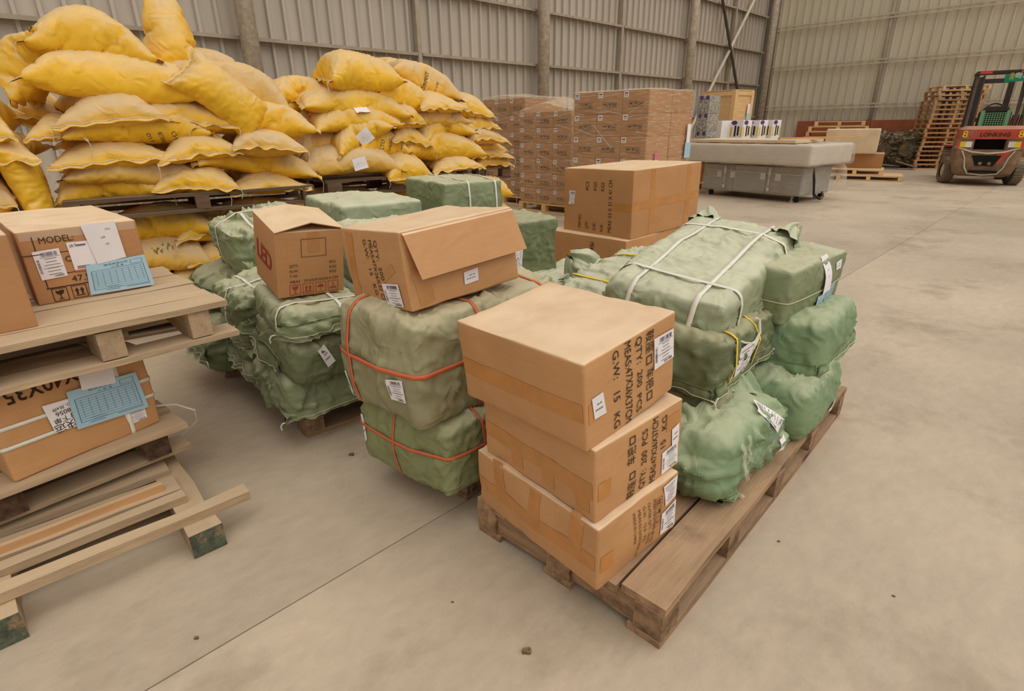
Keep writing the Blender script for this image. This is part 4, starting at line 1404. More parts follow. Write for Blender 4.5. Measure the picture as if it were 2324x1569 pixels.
H9 = bale('green bale beneath the tall strapped one', (-1.50, 3.40, .13), 40, (.62, .55, .48), 'green_bag', seed=81, sp=.03)
pallet('brown pallet under the left heap of green bags', (-.965, 2.93, 0), 40, .88, .92, .125, 'wood_old', 5, 3, seed=41)
pallet('brown pallet at the back of the left heap of green bags', (-1.66, 3.52, 0), 40, .8, .7, .125, 'wood_old', 5, 3, seed=47)

# ============ bales behind the open-topped carton ============
B1 = bale('flat-topped pale green block bale in front of the yellow sacks', (-1.03, 3.88, .55), 34.2, (.56, .80, .42), 'green_bag_pale', r=.04, wr=.005, fr=5, seed=85, sp=.02, sag=.01)
bale('plain green bale under the flat-topped block', (-1.03, 3.88, .14), 34.2, (.60, .80, .41), 'green_bag', seed=86, sp=.04)
B2 = bale('green cube bale with two white straps', (-.43, 4.31, .60), 34.6, (.50, .62, .45), 'green_bag', r=.035, wr=.006, fr=5, seed=87, sp=.02, sag=.01)
strap(B2, 'x', -.05, .014); strap(B2, 'x', .18, .014)
bale('plain green bale under the cube bale', (-.43, 4.31, .14), 34.6, (.56, .64, .46), 'green_bag', seed=88, sp=.04)
B3 = bale('dark green bale with film beside the torn carton', (-.02, 3.60, .46), 34, (.36, .62, .42), 'green_bag_dark', r=.04, wr=.012, fr=5, st=(1.5, 1.5, .6), seed=89, sp=.011, sag=.0)
slip(B3, '-y', [(-.17, .05), (-.10, .06), (-.10, -.08), (-.17, -.09)], 90, style='lines')
patch(B3, '-y', -.08, -.15, .14, .05, 3, 'paper_blue', 'blue_form')
bale('plain dark green bale under the film-covered one', (-.02, 3.60, .14), 34, (.40, .62, .32), 'green_bag_dark', seed=91, sp=.04)
B4 = bale('film-covered green bale between the two raised cartons', (-.74, 3.10, .60), 34, (.42, .46, .32), 'green_bag_pale', r=.05, wr=.010, fr=6, seed=92, sp=.011)
patch(B4, '+z', .05, .0, .10, .05, 10, 'paper', 'label')
bale('plain green bale under the film-covered pale one', (-.74, 3.10, .14), 34, (.46, .50, .46), 'green_bag', seed=93, sp=.04)
pallet('brown pallet under the rear block bales', (-.85, 3.75, 0), 34, 1.1, 1.0, .14, 'wood_old', 6, 3, seed=51)
pallet('brown pallet under the cube bale', (-.20, 4.10, 0), 34, .95, .9, .14, 'wood_old', 6, 3, seed=57)

# ============ cartons marked 53 X 31 X 41 ============
c53 = carton('large upright carton with sideways measurements, pale dusty lid', (1.15, 5.233, .50), 43.1, (1.076, .75, .562), 'cardboard', -.6, -.9, dent=.005, bulge=.006, sp=.05, seed=9, r=.008)
pr = Print()
for k, (s, y, w) in enumerate((('ITEM NO.:', -.235, .13), ('QTY:', -.235, .065), ('G.W.:', -.24, .075), ('N.W.:', -.245, .075))):
    pr.text(s, -.165 + k * .083, y, .036, 90, width=w)
for k, s in enumerate(('PCS', 'KGS', 'KGS')):
    pr.text(s, -.082 + k * .083, .10, .036, 90, width=.075)
pr.text('MEAS: 53 X 31 X 41 CM', .168, -.245, .038, 90, width=.44)
pr.put(c53, '-x', 'ink')
slip(c53, '-x', [(-.305, .088), (-.235, .086), (-.250, -.032), (-.315, -.033)], 95)
tape(c53, '-x', .27, -.02, .19, .06, -2, 'tape'); tape(c53, '-x', -.30, -.01, .10, .06, 0, 'tape')
tape(c53, '-y', 0, -.01, 1.04, .065, 0, 'tape'); tape(c53, '-y', -.25, 0, .07, .54, 0, 'tape'); tape(c53, '-y', .33, 0, .07, .54, 0, 'tape')
c53b = carton('brown carton beneath the large upright one', (1.07, 5.24, .14), 45, (1.16, .86, .36), 'cardboard', dent=.006, bulge=.006, sp=.05, seed=10, r=.008)
Print().text('MEAS: 53 X 28 X 23', .06, .13, .045, -90, width=.30).put(c53b, '-x', 'ink')
pallet('brown pallet beneath the two stacked brown cartons', (1.07, 5.24, 0), 45, 1.25, 1.0, .14, 'wood_old', 6, 3, seed=61)

# ============ stacked old pallets and cartons at the left edge ============
def beam(root, name, L, w, h, loc, rz, m, seed, end=None):
    o = plank(root, name, L, w, h, loc, rz, m, seed, rag=.007)
    if end:
        me = o.data
        me.materials.append(MATS[end])
        for p in me.polygons:
            if abs(p.normal.x) > .8:
                p.material_index = 1
    return o


P1 = empty('broken_pallet', M=pose((-1.70, 1.46, 0), 43))
tag(P1, 'broken grey pallet with thick beams on the floor at the left', 'pallet')
# local x along the slats (43 deg), local y away from the camera
for k, x in enumerate((.50, -.06, -.60)):
    beam(P1, 'beam', 1.0, .105, .10, (x, .14, .05), 90, 'wood_dusty', 700 + k, 'moss_end' if k < 2 else 'wood_end')
plank(P1, 'slat', 1.36, .062, .036, (.0, -.270, .120), 0, 'wood_dusty', 710, rx=2, rag=.010)
plank(P1, 'slat', 1.16, .050, .030, (-.08, -.130, .116), 0, 'wood_dusty', 711, rag=.006)
plank(P1, 'slat', 1.16, .115, .026, (-.08, -.020, .114), 0, 'wood_dusty', 712)
plank(P1, 'slat', 1.10, .020, .030, (-.10, -.055, .140), 1.5, 'wood_pallet_far', 713, rag=.003)
plank(P1, 'slat', 1.16, .120, .026, (-.08, .150, .114), 0, 'wood_dusty', 714)
plank(P1, 'slat', 1.16, .120, .026, (-.08, .330, .114), 0, 'wood_dusty', 715)
plank(P1, 'slat', 1.16, .120, .026, (-.08, .520, .114), 0, 'wood_dusty', 716)

P2 = empty('wooden_pallet', M=pose((-1.859, 1.672, .128), 50))
tag(P2, 'dusty pallet holding the lower strapped carton at the left', 'pallet')
for k, (y, w) in enumerate(((-.165, .15), (.01, .14), (.18, .14), (.35, .14))):
    plank(P2, 'top_board', 1.02, w, .022, (.04, y, .162), 0, 'wood_dusty', 730 + k)
for k, x in enumerate((.44, -.02, -.42)):
    beam(P2, 'bearer', .60, .085, .10, (x, .10, .100), 90, 'wood_old', 740 + k, 'wood_end')
for k, y in enumerate((-.12, .12, .36)):
    plank(P2, 'bottom_board', 1.02, .12, .020, (.05, y, .038), 0, 'wood_dusty', 745 + k)

b60 = carton('strapped carton with upside-down size print between two pallets', (-1.755, 1.870, .302), 58, (.48, .46, .335), 'cardboard_orange', dent=.006, bulge=.005, seed=21, sp=.025, r=.008)
strap(b60, 'z', .195, .014); strap(b60, 'z', .125, .014); strap(b60, 'x', .135, .015)
Print().text('60X40X35', .082, .165, .052, 180 + 3, width=.27, bold=.02).put(b60, '-y', 'ink')
slip(b60, '-y', [(-.105, .065), (-.010, .060), (-.010, -.050), (-.095, -.045)], 61, style='blank', off=.008)
pr = Print()
pr.text('快运', -.025, -.018, .026, 184); pr.text('母下单', -.017, .008, .018, 184); pr.text('08056', -.021, .030, .017, 184); pr.text('UO, 共4件', -.017, .048, .011, 184)
pr.put(b60, '-y', 'ink', off=.0105)
slip(b60, '-y', [(.120, -.067), (.195, -.076), (.194, -.124), (.128, -.127)], 62)
slip(b60, '-y', [(.022, .175), (.132, .177), (.123, .060), (.015, .075)], 63, style='blank', off=.015)
slip(b60, '-y', [(-.030, .087), (.195, .075), (.205, -.080), (-.033, -.062)], 64, 'paper_blue', 'blue_form', 'ink_blue', 'form', off=.012)
# cut plastic strap end curling out onto the floor
MB().tube([(.02, 0, 0), (.10, -.03, -.02), (.16, -.05, -.07), (.17, -.02, -.14), (.12, .03, -.20)], .004, 5).build('loose_strap', 'strap_white', b60['root'], loc=(.25, -.10, .02))

P3 = empty('wooden_pallet', M=pose((-1.817, 1.894, .645), 45.5))
tag(P3, 'bleached pallet forming a table above the strapped carton', 'pallet')
W3 = (.135, .115, .12, .10, .125, .11, .12)
y = -.44
for k, w in enumerate(W3):
    plank(P3, 'top_board', 1.18 - .012 * (k % 3), w - .006, .022, (0, y + w / 2, .141 + .001 * (k % 2)), 0, 'wood_dusty', 760 + k)
    y += w
for k, x in enumerate((.485, .20, -.16, -.50)):
    beam(P3, 'bearer', .84, .078, .098, (x, -.005, .0735), 90, 'wood_dusty', 770 + k)
for k, yy in enumerate((-.375, 0, .36)):
    plank(P3, 'bottom_board', 1.20, .12, .020, (.01, yy, .012), 0, 'wood_dusty', 780 + k)

lb = carton('carton with black form print and two hanging papers on the pallet table', (-1.905, 2.345, .797), 46.4, (.378, .74, .275), 'cardboard_pale', dent=.004, bulge=.004, seed=22, sp=.03, r=.007)
pr = Print()
pr.text('MODEL:', -.130, .088, .024, width=.105); pr.rect(-.05, .050, .28, .003); pr.rect(-.145, .02, .003, .19); pr.rect(-.03, -.030, .24, .003); pr.rect(-.03, -.078, .24, .004)
pr.text('CT', -.070, .012, .022); pr.text('47.5X', -.068, -.066, .024, width=.085)
pr.icon('glass', -.115, -.106, .045); pr.icon('up', -.055, -.106, .045); pr.icon('rain', .005, -.106, .045)
pr.put(lb, '-y', 'ink')
slip(lb, '-y', [(-.158, .062), (-.078, .066), (-.076, -.040), (-.155, -.044)], 65)
slip(lb, '-y', [(-.052, .082), (.025, .080), (.022, -.028), (-.050, -.030)], 66, style='blank')   # square code left out
pr = Print(); pr.text('J&T', -.045, .064, .011); pr.rect(-.010, .068, .03, .006); pr.rect(-.02, -.012, .04, .004); pr.rect(-.025, -.018, .03, .003); pr.put(lb, '-y', 'ink_grey', off=.005)
patch(lb, '-y', -.018, -.0265, .066, .006, 0, 'strap_orange', 'label_edge', 2, 1, off=.0045)
slip(lb, '-y', [(.006, .140), (.117, .142), (.123, -.002), (.024, -.013)], 67, style='hand', off=.007)
slip(lb, '-y', [(-.015, -.012), (.186, -.002), (.196, -.132), (-.026, -.128)], 68, 'paper_blue', 'blue_form', 'ink_blue', 'form', off=.006)
tape(lb, '-y', 0, .118, .36, .03, 0, 'film_top', 'clear_tape')
bl = carton('brown carton cut off by the left picture edge on the pallet table', (-1.928, 1.669, .797), 46, (.56, .42, .31), 'cardboard_pale', dent=.003, bulge=.004, seed=23, sp=.04, r=.007)

# ============ film-wrapped carton stacks in the background ============
def small_carton_meshes(w, d, h):
    th = carton('x', (0, 0, 0), 0, (w, d, h), 'cardboard_grey', dent=.002, bulge=.003, sp=.12, r=.006)
    pr = Print()
    for k, s in enumerate(('rain', 'glass', 'up')):
        pr.icon(s, (k - 1) * w * .19 + .01, -h * .10, w * .165)
    pm = pr.put(th, '-y', 'ink', off=.002)
    lm = patch(th, '-y', -w * .36, h * .34, w * .19, h * .25, 0, 'paper', 'sticker', 1, 1, off=.002)
    pl = Print().rect(-w * .36, h * .38, w * .12, h * .05).rect(-w * .39, h * .29, w * .03, h * .04).rect(-w * .33, h * .29, w * .03, h * .04).put(th, '-y', 'ink', 'sticker_print', off=.0035)
    return th, (th['body'], pm, lm, pl)


def stack(what, loc, yaw, cols, rows, w, d, h, group, deep=2, top_skip=()):
    """cols x rows cartons; printed face (-y local) towards the left-hand view"""
    proto, parts = small_carton_meshes(w, d, h)
    ordn = ('leftmost', 'second', 'third', 'fourth')
    rown = ('lowest', 'second-lowest', 'third', 'fourth', 'fifth', 'sixth', 'seventh')
    Mx = pose(loc, yaw)
    first = True
    rr = random.Random(5)
    for r in range(rows):
        for c in range(cols):
            for q in range(deep):
                if (c, r) in top_skip:
                    continue
                if q > 0 and c < cols - 1 and r < rows - 1:
                    continue        # nothing of these can be seen
                M = Mx @ Matrix.Translation(((c - (cols - 1) / 2) * (w + .004) + rr.uniform(-.004, .004), (q - (deep - 1) / 2) * (d + .004) + rr.uniform(-.004, .004), r * (h + .002)))
                rt = empty('small_carton', M=M)
                front = q == 0
                where = f'{ordn[c]} column, {"top" if r == rows - 1 else rown[r]} row' + ('' if front else ', rear')
                tag(rt, f'small brown carton in {where}, of the {what}', 'box', 'small cartons of the ' + what)
                for p in parts:
                    if not front and p is not parts[0]:
                        continue
                    cp = p.copy(); col.objects.link(cp); cp.parent = rt
    for p in parts:
        bpy.data.objects.remove(p)
    bpy.data.objects.remove(proto['root'])
    return Mx


def wrap(label, loc, yaw, dims, m='film', seed=0, top=True, bulge=.02, tent=0.0):
    V, F, UV, Nn = rbox(dims, .03, .09)
    q = V / (np.array(dims) / 2)
    V = V + Nn * (.008 * fbm(V * 6 + seed, seed, 3) + .008)[:, None]
    if tent:
        V[:, 2] += np.where(q[:, 2] > .95, tent * (1 - np.abs(q[:, 0])) * (1 - np.abs(q[:, 1]) * .5), 0)
    V[:, 2] += dims[2] / 2
    keep = [i for i, f in enumerate(F) if not all(V[k][2] < .06 for k in f)]
    root = empty('stretch_film', M=pose(loc, yaw))
    tag(root, label, 'film')
    U = UV[keep].reshape(-1, 2)
    me = mesh_from('film_sheet', V, F[keep], U, smooth=True)
    link('film_sheet', me, m, root)
    me.materials.append(MATS['film_top'])
    for p in me.polygons:
        if p.normal.z > .6:
            p.material_index = 1
    # gathered film crests and twisted ends
    rr = random.Random(seed)
    mb = MB()
    for k in range(7):
        z = dims[2] * rr.uniform(.2, .98); x0 = -dims[0] / 2 - .012; y0 = -dims[1] / 2 - .012
        a = rr.uniform(-.5, .5) * dims[0]
        mb.tube([(a, y0, z), (a + dims[0] * .25, y0 - .004, z - rr.uniform(-.1, .15)), (min(a + dims[0] * .5, dims[0] / 2), y0, z - rr.uniform(-.15, .25))], .004, 4)
    mb.build('film_crease', 'film_top', root)
    return root


# local x of a stack runs along the printed face; printed face looks towards the camera's left
YB = 44.2 - 90
SB = (1.02, 10.05)
stack('left film-wrapped stack', (.945, 10.02, .15), YB, 3, 6, .375, .50, .243, 'B', 2)
wrap('clear stretch film around the left stack of small cartons', (.945, 10.02, .15), YB, (1.16, 1.04, 1.49), seed=2, tent=.22)
pallet('light pallet under the left film-wrapped stack', (.945, 10.02, 0), YB, 1.20, 1.04, .15, 'wood_new', 6, 3, seed=71)
stack('right film-wrapped stack', (1.72, 8.22, .15), YB, 3, 6, .40, .54, .275, 'C', 2)
wrap('clear stretch film around the tall right stack of small cartons', (1.72, 8.22, .15), YB, (1.24, 1.12, 1.67), seed=3)
pallet('light pallet under the right film-wrapped stack', (1.72, 8.22, 0), YB, 1.25, 1.12, .15, 'wood_new', 6, 3, seed=77)
stack('rear film-wrapped stack', (.25, 11.35, .15), YB, 3, 6, .40, .52, .285, 'A', 2)
wrap('clear stretch film around the rear stack beside the yellow sacks', (.25, 11.35, .15), YB, (1.24, 1.10, 1.74), seed=4, tent=.08)
pallet('light pallet under the rear film-wrapped stack', (.25, 11.35, 0), YB, 1.25, 1.1, .15, 'wood_new', 6, 3, seed=83)

cs = empty('paper_slip', M=pose((1.72, 8.22, .15), YB) @ Matrix.Translation((.64, .44, 0)))
tag(cs, 'white slip and blue form hanging on the tall film-wrapped stack', 'paper')
MB().box((.002, 0, 1.12), (.004, .09, .26)).build('white_slip', 'paper', cs)
MB().box((.006, .0, .91), (.004, .15, .20)).build('blue_form', 'paper_blue', cs)
pk = empty('pink_label', M=pose((1.72, 8.22, .15), YB) @ Matrix.Translation((.632, -.33, .82)))
tag(pk, 'pink and white sticker on the side of the right film-wrapped stack', 'sticker')
MB().box((0, 0, .04), (.004, .08, .09)).build('pink_band', 'paper_pink', pk)
MB().box((0, 0, -.04), (.004, .08, .07)).build('white_band', 'paper', pk)

# ============ plywood crate and printed cartons behind ============
cr = empty('wooden_crate', M=pose((5.6, 15.3, .1), 32.6))
tag(cr, 'pale new wooden crate with slat frame near the hall corner', 'crate')
W_, D_, H_ = .74, 1.04, 2.05
MB().box((0, 0, H_ / 2), (W_ - .04, D_ - .04, H_ - .02)).build('plywood_panel', 'wood_new', cr)
for sx in (-1, 1):
    for sy in (-1, 1):
        MB().box((sx * (W_ / 2 - .01), sy * (D_ / 2 - .05), H_ / 2), (.025, .10, H_)).build('corner_batten', 'wood_new', cr)
        MB().box((sx * (W_ / 2 - .05), sy * (D_ / 2 - .008), H_ / 2), (.10, .025, H_)).build('corner_batten', 'wood_new', cr)
for z in (.06, .70, 1.40, 1.99):
    for sx in (-1, 1):
        MB().box((sx * (W_ / 2 - .004), 0, z), (.02, D_ - .2, .10)).build('cross_batten', 'wood_new', cr)
        MB().box((0, sx * (D_ / 2 - .004), z), (W_ - .2, .02, .10)).build('cross_batten', 'wood_new', cr)
for k in range(5):
    MB().box((0, -D_ / 2 + .11 + k * .205, H_ + .01), (W_, .19, .02)).build('lid_board', 'wood_new', cr)
MB().box((-.385, .25, 1.55), (.004, .30, .42)).build('paper_sheet', 'paper', cr)
MB().box((.20, -.535, 1.62), (.10, .004, .26)).build('paper_sheet', 'paper', cr)
MB().box((.20, -.540, 1.45), (.12, .004, .16)).build('blue_form', 'paper_blue', cr)
for k in range(3):
    rt = carton('picture-printed carton, %s of three stacked beside the crate' % ('lowest', 'middle', 'topmost')[k], (4.50, 13.35, .87 + k * .37), 38, (.42, .30, .365), 'crate_photo', dent=.001, bulge=.001, sp=.15, r=.005, seed=30 + k)
    Print().poly([(.5 * math.cos(t), .5 * math.sin(t)) for t in np.linspace(0, 6.28, 14)[:-1]], -.06, .14, .09).poly([(.5 * math.cos(t), .5 * math.sin(t)) for t in np.linspace(0, 6.28, 14)[:-1]], .09, .14, .09).put(rt, '-x', 'purple_print')
carton('plain brown carton under the picture-printed ones', (4.50, 13.35, .15), 38, (.46, .34, .72), 'cardboard_grey', dent=.002, sp=.2)
wb_ = carton('white carton with folded paper wrap behind the machine', (5.05, 14.10, .80), 33, (.40, .46, .66), 'paper', dent=.002, bulge=.002, sp=.12, r=.006, seed=41)
for k, x in enumerate((5.52, 5.95, 6.32)):
    pc = carton('white printed lantern carton, %s in the row behind the machine' % ('leftmost', 'middle', 'rightmost')[k], (x, 13.95 + .12 * k, .80), 33, (.34, .36, .66), 'paper', dent=.001, bulge=.001, sp=.15, r=.005, seed=42 + k)
    for fc in ('-x', '-y'):
        p = Print()
        p.rect(-.02, .10, .05, .24); p.rect(.06, .10, .05, .20)
        p.put(pc, fc, 'ink', 'printed_picture')
        Print().poly([(.5 * math.cos(t), .3 * math.sin(t)) for t in np.linspace(0, 6.28, 14)[:-1]], -.06, .28, .16).put(pc, fc, 'purple_print', 'printed_badge')
        Print().rect(-.13, .08, .04, .20).rect(.14, .08, .03, .2).put(pc, fc, 'lens_yellow', 'printed_picture')
pallet('light pallet under the printed lantern cartons', (5.70, 14.05, 0), 33, 1.7, .9, .15, 'wood_new', 6, 4, seed=95)
for k, x in enumerate((5.05, 5.75, 6.25)):
    carton('brown base carton under the printed cartons, %s' % ('leftmost', 'middle', 'rightmost')[k], (x, 14.05 + .04 * k, .15), 33, (.46, .50, .645), 'cardboard_grey', dent=.002, sp=.2)
pallet('light pallet under the picture-printed cartons', (4.50, 13.35, 0), 38, .8, .8, .15, 'wood_new', 5, 3, seed=97)
pallet('low wooden skid under the plywood crate', (5.6, 15.3, 0), 32.6, .9, 1.1, .10, 'wood_new', 6, 3, seed=99)

# ============ film-wrapped flat-bed machine ============
mc = empty('wrapped_machine', M=pose((5.20, 11.50, 0), 36.4))
tag(mc, 'grey flat-bed machine wrapped in stretch film on castors', 'machine')
for k in range(3):
    MB().box((0, -.66 + k * .69, .37), (1.10, .675, .50)).build('cabinet_panel', 'steel_box', mc)
MB().box((.02, .1, .655), (1.05, 2.3, .07)).build('bed_frame', 'steel_dark', mc)
V, F, UV, Nn = rbox((1.62, 2.75, .36), .05, .08)
V = V + Nn * (.006 * fbm(V * 4, 3, 3))[:, None]; V[:, 2] += .85; V[:, 1] += .16
link('table_top', mesh_from('table_top', V, F, UV.reshape(-1, 2), smooth=True), 'foam_white', mc)
V, F, UV, Nn = rbox((1.68, 2.85, .39), .07, .07)
V = V + Nn * (.012 * fbm(V * 5, 8, 3))[:, None]; V[:, 2] += .85; V[:, 1] += .16
link('film_sheet', mesh_from('film_sheet', V, F, UV.reshape(-1, 2), smooth=True), 'film_grey', mc)
V, F, UV, Nn = rbox((1.22, 2.16, .54), .05, .07)
V = V + Nn * (.02 * fbm(V * 5, 9, 3))[:, None]; V[:, 2] += .40
link('film_sheet', mesh_from('film_sheet', V, F, UV.reshape(-1, 2), smooth=True), 'film_grey', mc)
tw = [(.62, -1.05, .75), (.72, -1.12, .55), (.70, -1.15, .30), (.62, -1.10, .12)]
MB().tube(tw, [.05, .09, .10, .03], 8).build('film_tail', 'film_top', mc, smooth=True)
MB().prism([(-.70, -.85, 1.05), (.62, -.70, 1.05), (.65, 1.45, 1.05), (-.75, 1.45, 1.05)], (0, 0, 0), (0, 0, .05)).build('cover_board', 'board_pale', mc)
for x, y in ((-.45, -.92), (.45, -.92), (-.45, .92), (.45, .92)):
    MB().tube([(x, y + .09, .02), (x, y + .09, .12)], .02, 8).tube([(x, y + .09, 0), (x, y + .09, .025)], .04, 10).build('levelling_foot', 'galvanised', mc)
    MB().tube([(x - .02, y, .05), (x + .02, y, .05)], .05, 14).box((x, y, .105), (.06, .07, .04)).build('castor', 'black_rubber', mc)
for k, y in enumerate((.55, -.40)):
    m = MB().tube([(-.60, y, .62), (-.60, y, .44)], .030, 10).tube([(-.60, y, .44), (-.60, y, .22)], .014, 8).tube([(-.60, y, .24), (-.60, y, .17)], .030, 10)
    m.build('air_cylinder', 'galvanised', mc, smooth=True)
    MB().box((-.57, y - .16, .44), (.03, .10, .12)).build('bracket', 'lens_white', mc)
    MB().box((-.57, y + .14, .44), (.03, .10, .12)).build('bracket', 'lens_white', mc)
MB().tube([(-.57, 1.0, .52), (-.57, -1.0, .50)], .010, 6).build('air_line', 'galvanised', mc)
hs_ = [(-.30, -1.06, .62), (-.32, -1.12, .40), (-.28, -1.14, .14), (-.10, -1.18, .06), (.05, -1.16, .10), (.06, -1.12, .18)]
MB().tube(hs_, .022, 8).build('hose', 'black_rubber', mc, smooth=True)
MB().box((.86, -.55, .84), (.004, .14, .22)).build('blue_form', 'paper_blue', mc)
MB().box((.86, -.55, 1.02), (.006, .10, .16)).build('white_slip', 'paper', mc)
bt = plank(None, 'wooden_batten', 1.9, .06, .03, (5.85, 10.95, 1.125), 18, 'wood_pallet_far', 801)
tag(bt, 'thin brown wooden batten lying across the wrapped machine', 'batten')

# ============ far right: pallets, boxes, scrap ============
for k in range(2):
    pallet('pale flat pallet on the open floor, %s of two' % ('lower', 'upper')[k], (9.35 - .25 * k, 14.75 + .22 * k, .135 * k), -33, 1.45 - .2 * k, 1.0, .135, 'wood_new', 6, 3, 'block', 3, seed=110 + k, fill=.97)
carton('flat film-wrapped brown carton on the pale pallets', (9.3, 15.3, .27), -33, (1.15, .7, .36), 'cardboard_grey', dent=.003, sp=.1, seed=50)
fb = carton('large pale board-faced block standing on the flat carton', (8.95, 15.15, .63), -33, (1.20, .55, .60), 'board_pale', dent=.006, bulge=.006, sp=.06, seed=51, r=.03)
MB().box((-.72, -.30, .15), (.16, .004, .10), Matrix.Rotation(R(20), 3, 'Y')).build('white_slip', 'paper', fb['root'])
for k in range(10):
    pallet('weathered pallet, number %s from the floor of the pile behind the machine' % ('one', 'two', 'three', 'four', 'five', 'six', 'seven', 'eight', 'nine', 'ten')[k], (9.75 + .05 * (k % 3) + (.12 if k == 9 else 0), 17.5, .142 * k), -30, 1.55 - (.25 if k == 9 else 0), 1.1, .14, 'wood_pallet_far' if k < 8 else 'wood_new', 5, 3, 'block', 3, seed=130 + k)

sm = empty('scrap_engine', M=pose((12.55, 18.75, 0), -35))
tag(sm, 'rusty scrap engine block heaped against the end wall', 'scrap')
V, F, UV, Nn = rbox((1.35, .9, .95), .25, .06)
V = V + Nn * (.10 * fbm(V * 4, 4, 3) + .05 * ridged(V * 6, 3))[:, None]; V[:, 2] += .52
link('engine_block', mesh_from('engine_block', V, F, UV.reshape(-1, 2)), 'scrap_metal', sm)
m = MB()
for k in range(26):
    x, z = random.uniform(-.7, .7), random.uniform(.15, 1.15)
    m2 = MB().tube([(x, -.45 - random.random() * .15, z), (x + random.uniform(-.2, .2), -.55, z + random.uniform(-.15, .15))], random.uniform(.02, .05), 7)
    m2.build('pipe_stub', 'scrap_metal', sm)
for k in range(2):
    MB().tube([(-.3 + .6 * k, -.52, .55), (-.3 + .6 * k, -.60, .55)], .20, 16).build('flywheel', 'scrap_metal', sm)
for k in range(9):
    MB().box((-.6 + k * .15, -.35, 1.10), (.05, .25, .12), Matrix.Rotation(R(random.uniform(-30, 30)), 3, 'Y')).build('flange', 'scrap_metal', sm)
for k in range(3):
    MB().box((-.5 + k * .45, -.85 - .1 * k, .05 + .05 * k), (.6, .3, .03), Matrix.Rotation(R(12 * k - 8), 3, 'Y')).build('metal_plate', 'scrap_metal', sm)

NUM = ('first', 'second', 'third', 'fourth', 'fifth', 'sixth', 'seventh', 'eighth', 'ninth', 'tenth', 'eleventh', 'twelfth', 'thirteenth', 'fourteenth', 'fifteenth', 'sixteenth', 'seventeenth', 'eighteenth')
for k in range(18):
    rr = random.Random(k)
    pallet('brown pallet, %s from the floor in the tall pallet stack' % NUM[k], (13.36 + .012 * k + rr.uniform(-.03, .03) + (.08 if k == 17 else 0), 18.15 + rr.uniform(-.02, .02), .131 * k), -14 + rr.uniform(-1, 1), 1.25, 1.0, .13, 'wood_pallet_far' if k < 17 else 'wood_new', 5, 3, 'block', 3, group='pallets of the tall stack', seed=150 + k, bearw=.07)
wbar = empty('white_barrier', M=pose((15.2, 18.9, 0), -46))
tag(wbar, 'white painted steel barrier frame behind the forklift', 'barrier')
for z in (1.85, 2.05):
    MB().box((0, 0, z), (2.6, .06, .09)).build('rail', 'white_paint', wbar)
for x in (-1.2, -.3, .6, 1.2):
    MB().box((x, 0, 1.05), (.07, .06, 2.1)).build('post', 'white_paint', wbar)

# ============ forklift ============
fk = empty('forklift', M=pose((11.0, 13.3, 0), -35))
tag(fk, 'dusty red forklift seen from behind, mud on its counterweight', 'forklift')


def loft(levels, n=24):
    """levels: (z, half width, y rear, y front, corner radius) -> rounded-rectangle loft"""
    V, F = [], []
    for z, w, y0, y1, r in levels:
        c = [(w - r, y0 + r, -90), (w - r, y1 - r, 0), (-w + r, y1 - r, 90), (-w + r, y0 + r, 180)]
        for cx, cy, a0 in c:
            for k in range(n // 4):
                a = R(a0 + 90 * k / (n // 4 - 1))
                V.append((cx + r * math.cos(a), cy + r * math.sin(a), z))
    for i in range(len(levels) - 1):
        for k in range(n):
            F.append((i * n + k, i * n + (k + 1) % n, (i + 1) * n + (k + 1) % n, (i + 1) * n + k))
    F.append(tuple(range(n - 1, -1, -1))); F.append(tuple((len(levels) - 1) * n + k for k in range(n)))
    return V, F


def loft_part(name, levels, m, parent=None, smooth=True):
    V, F = loft(levels)
    return link(name, mesh_from(name, V, F, smooth=False), m, parent or fk)


cw = loft_part('counterweight', [(.20, .44, -.44, .5, .12), (.26, .53, -.54, .5, .14), (.50, .60, -.60, .5, .16), (.78, .62, -.58, .5, .16)], 'forklift_mud')
for s in (-1, 1):
    V, F = loft([(.78, .17, -.565, .45, .05), (1.00, .17, -.56, .45, .05)])
    link('lamp_pillar', mesh_from('lamp_pillar', [(x + s * .44, y, z) for x, y, z in V], F), 'forklift_mud', fk)
    for k, (mm, dx, w) in enumerate((('lens_white', -.07, .11), ('lens_yellow', .035, .10), ('lens_red', .115, .06))):
        MB().box((s * (.44 + dx), -.572, .89), (w, .02, .12)).build('tail_lamp', mm, fk)
MB().box((0, -.30, .89), (.56, .02, .22)).build('grille', 'black_and_hole_shade', fk)
loft_part('top_band', [(1.00, .61, -.58, .5, .16), (1.20, .59, -.55, .5, .16), (1.27, .50, -.46, .45, .14)], 'forklift_red')
MB().prism([(-.26, -.606, .66), (.26, -.606, .66), (.16, -.606, .44), (-.16, -.606, .44)], (0, 0, 0), (0, .03, 0)).build('tow_recess_shade', 'black_and_hole_shade', cw)  # raised near-black block, colour paints the shade of the tow notch
for s in (-1, 1):
    MB().tube([(s * .08, -.618, .49), (s * .08, -.58, .49)], .035, 12).build('tow_pin', 'forklift_mud', cw)
MB().box((0, -.60, .315), (.50, .03, .05)).build('vent_slot_shade', 'black_and_hole_shade', cw)  # raised near-black strip, colour paints the shade of the vent slit
for s in (-1, 1):
    MB().tube([(0, -.605, .70), (s * .28, -.605, .73), (s * .60, -.54, .84)], .018, 6).build('moulding', 'galvanised', cw)
    MB().tube([(s * .46, -.60, .76), (s * .38, -.605, .60), (s * .34, -.60, .40), (s * .26, -.59, .27), (0, -.585, .24)], .014, 6).build('moulding', 'galvanised', cw)
MB().prism([(.16, -.603, .70), (.42, -.603, .76), (.22, -.603, .45)], (0, 0, 0), (0, .006, 0)).build('paint_panel', 'forklift_red', cw)
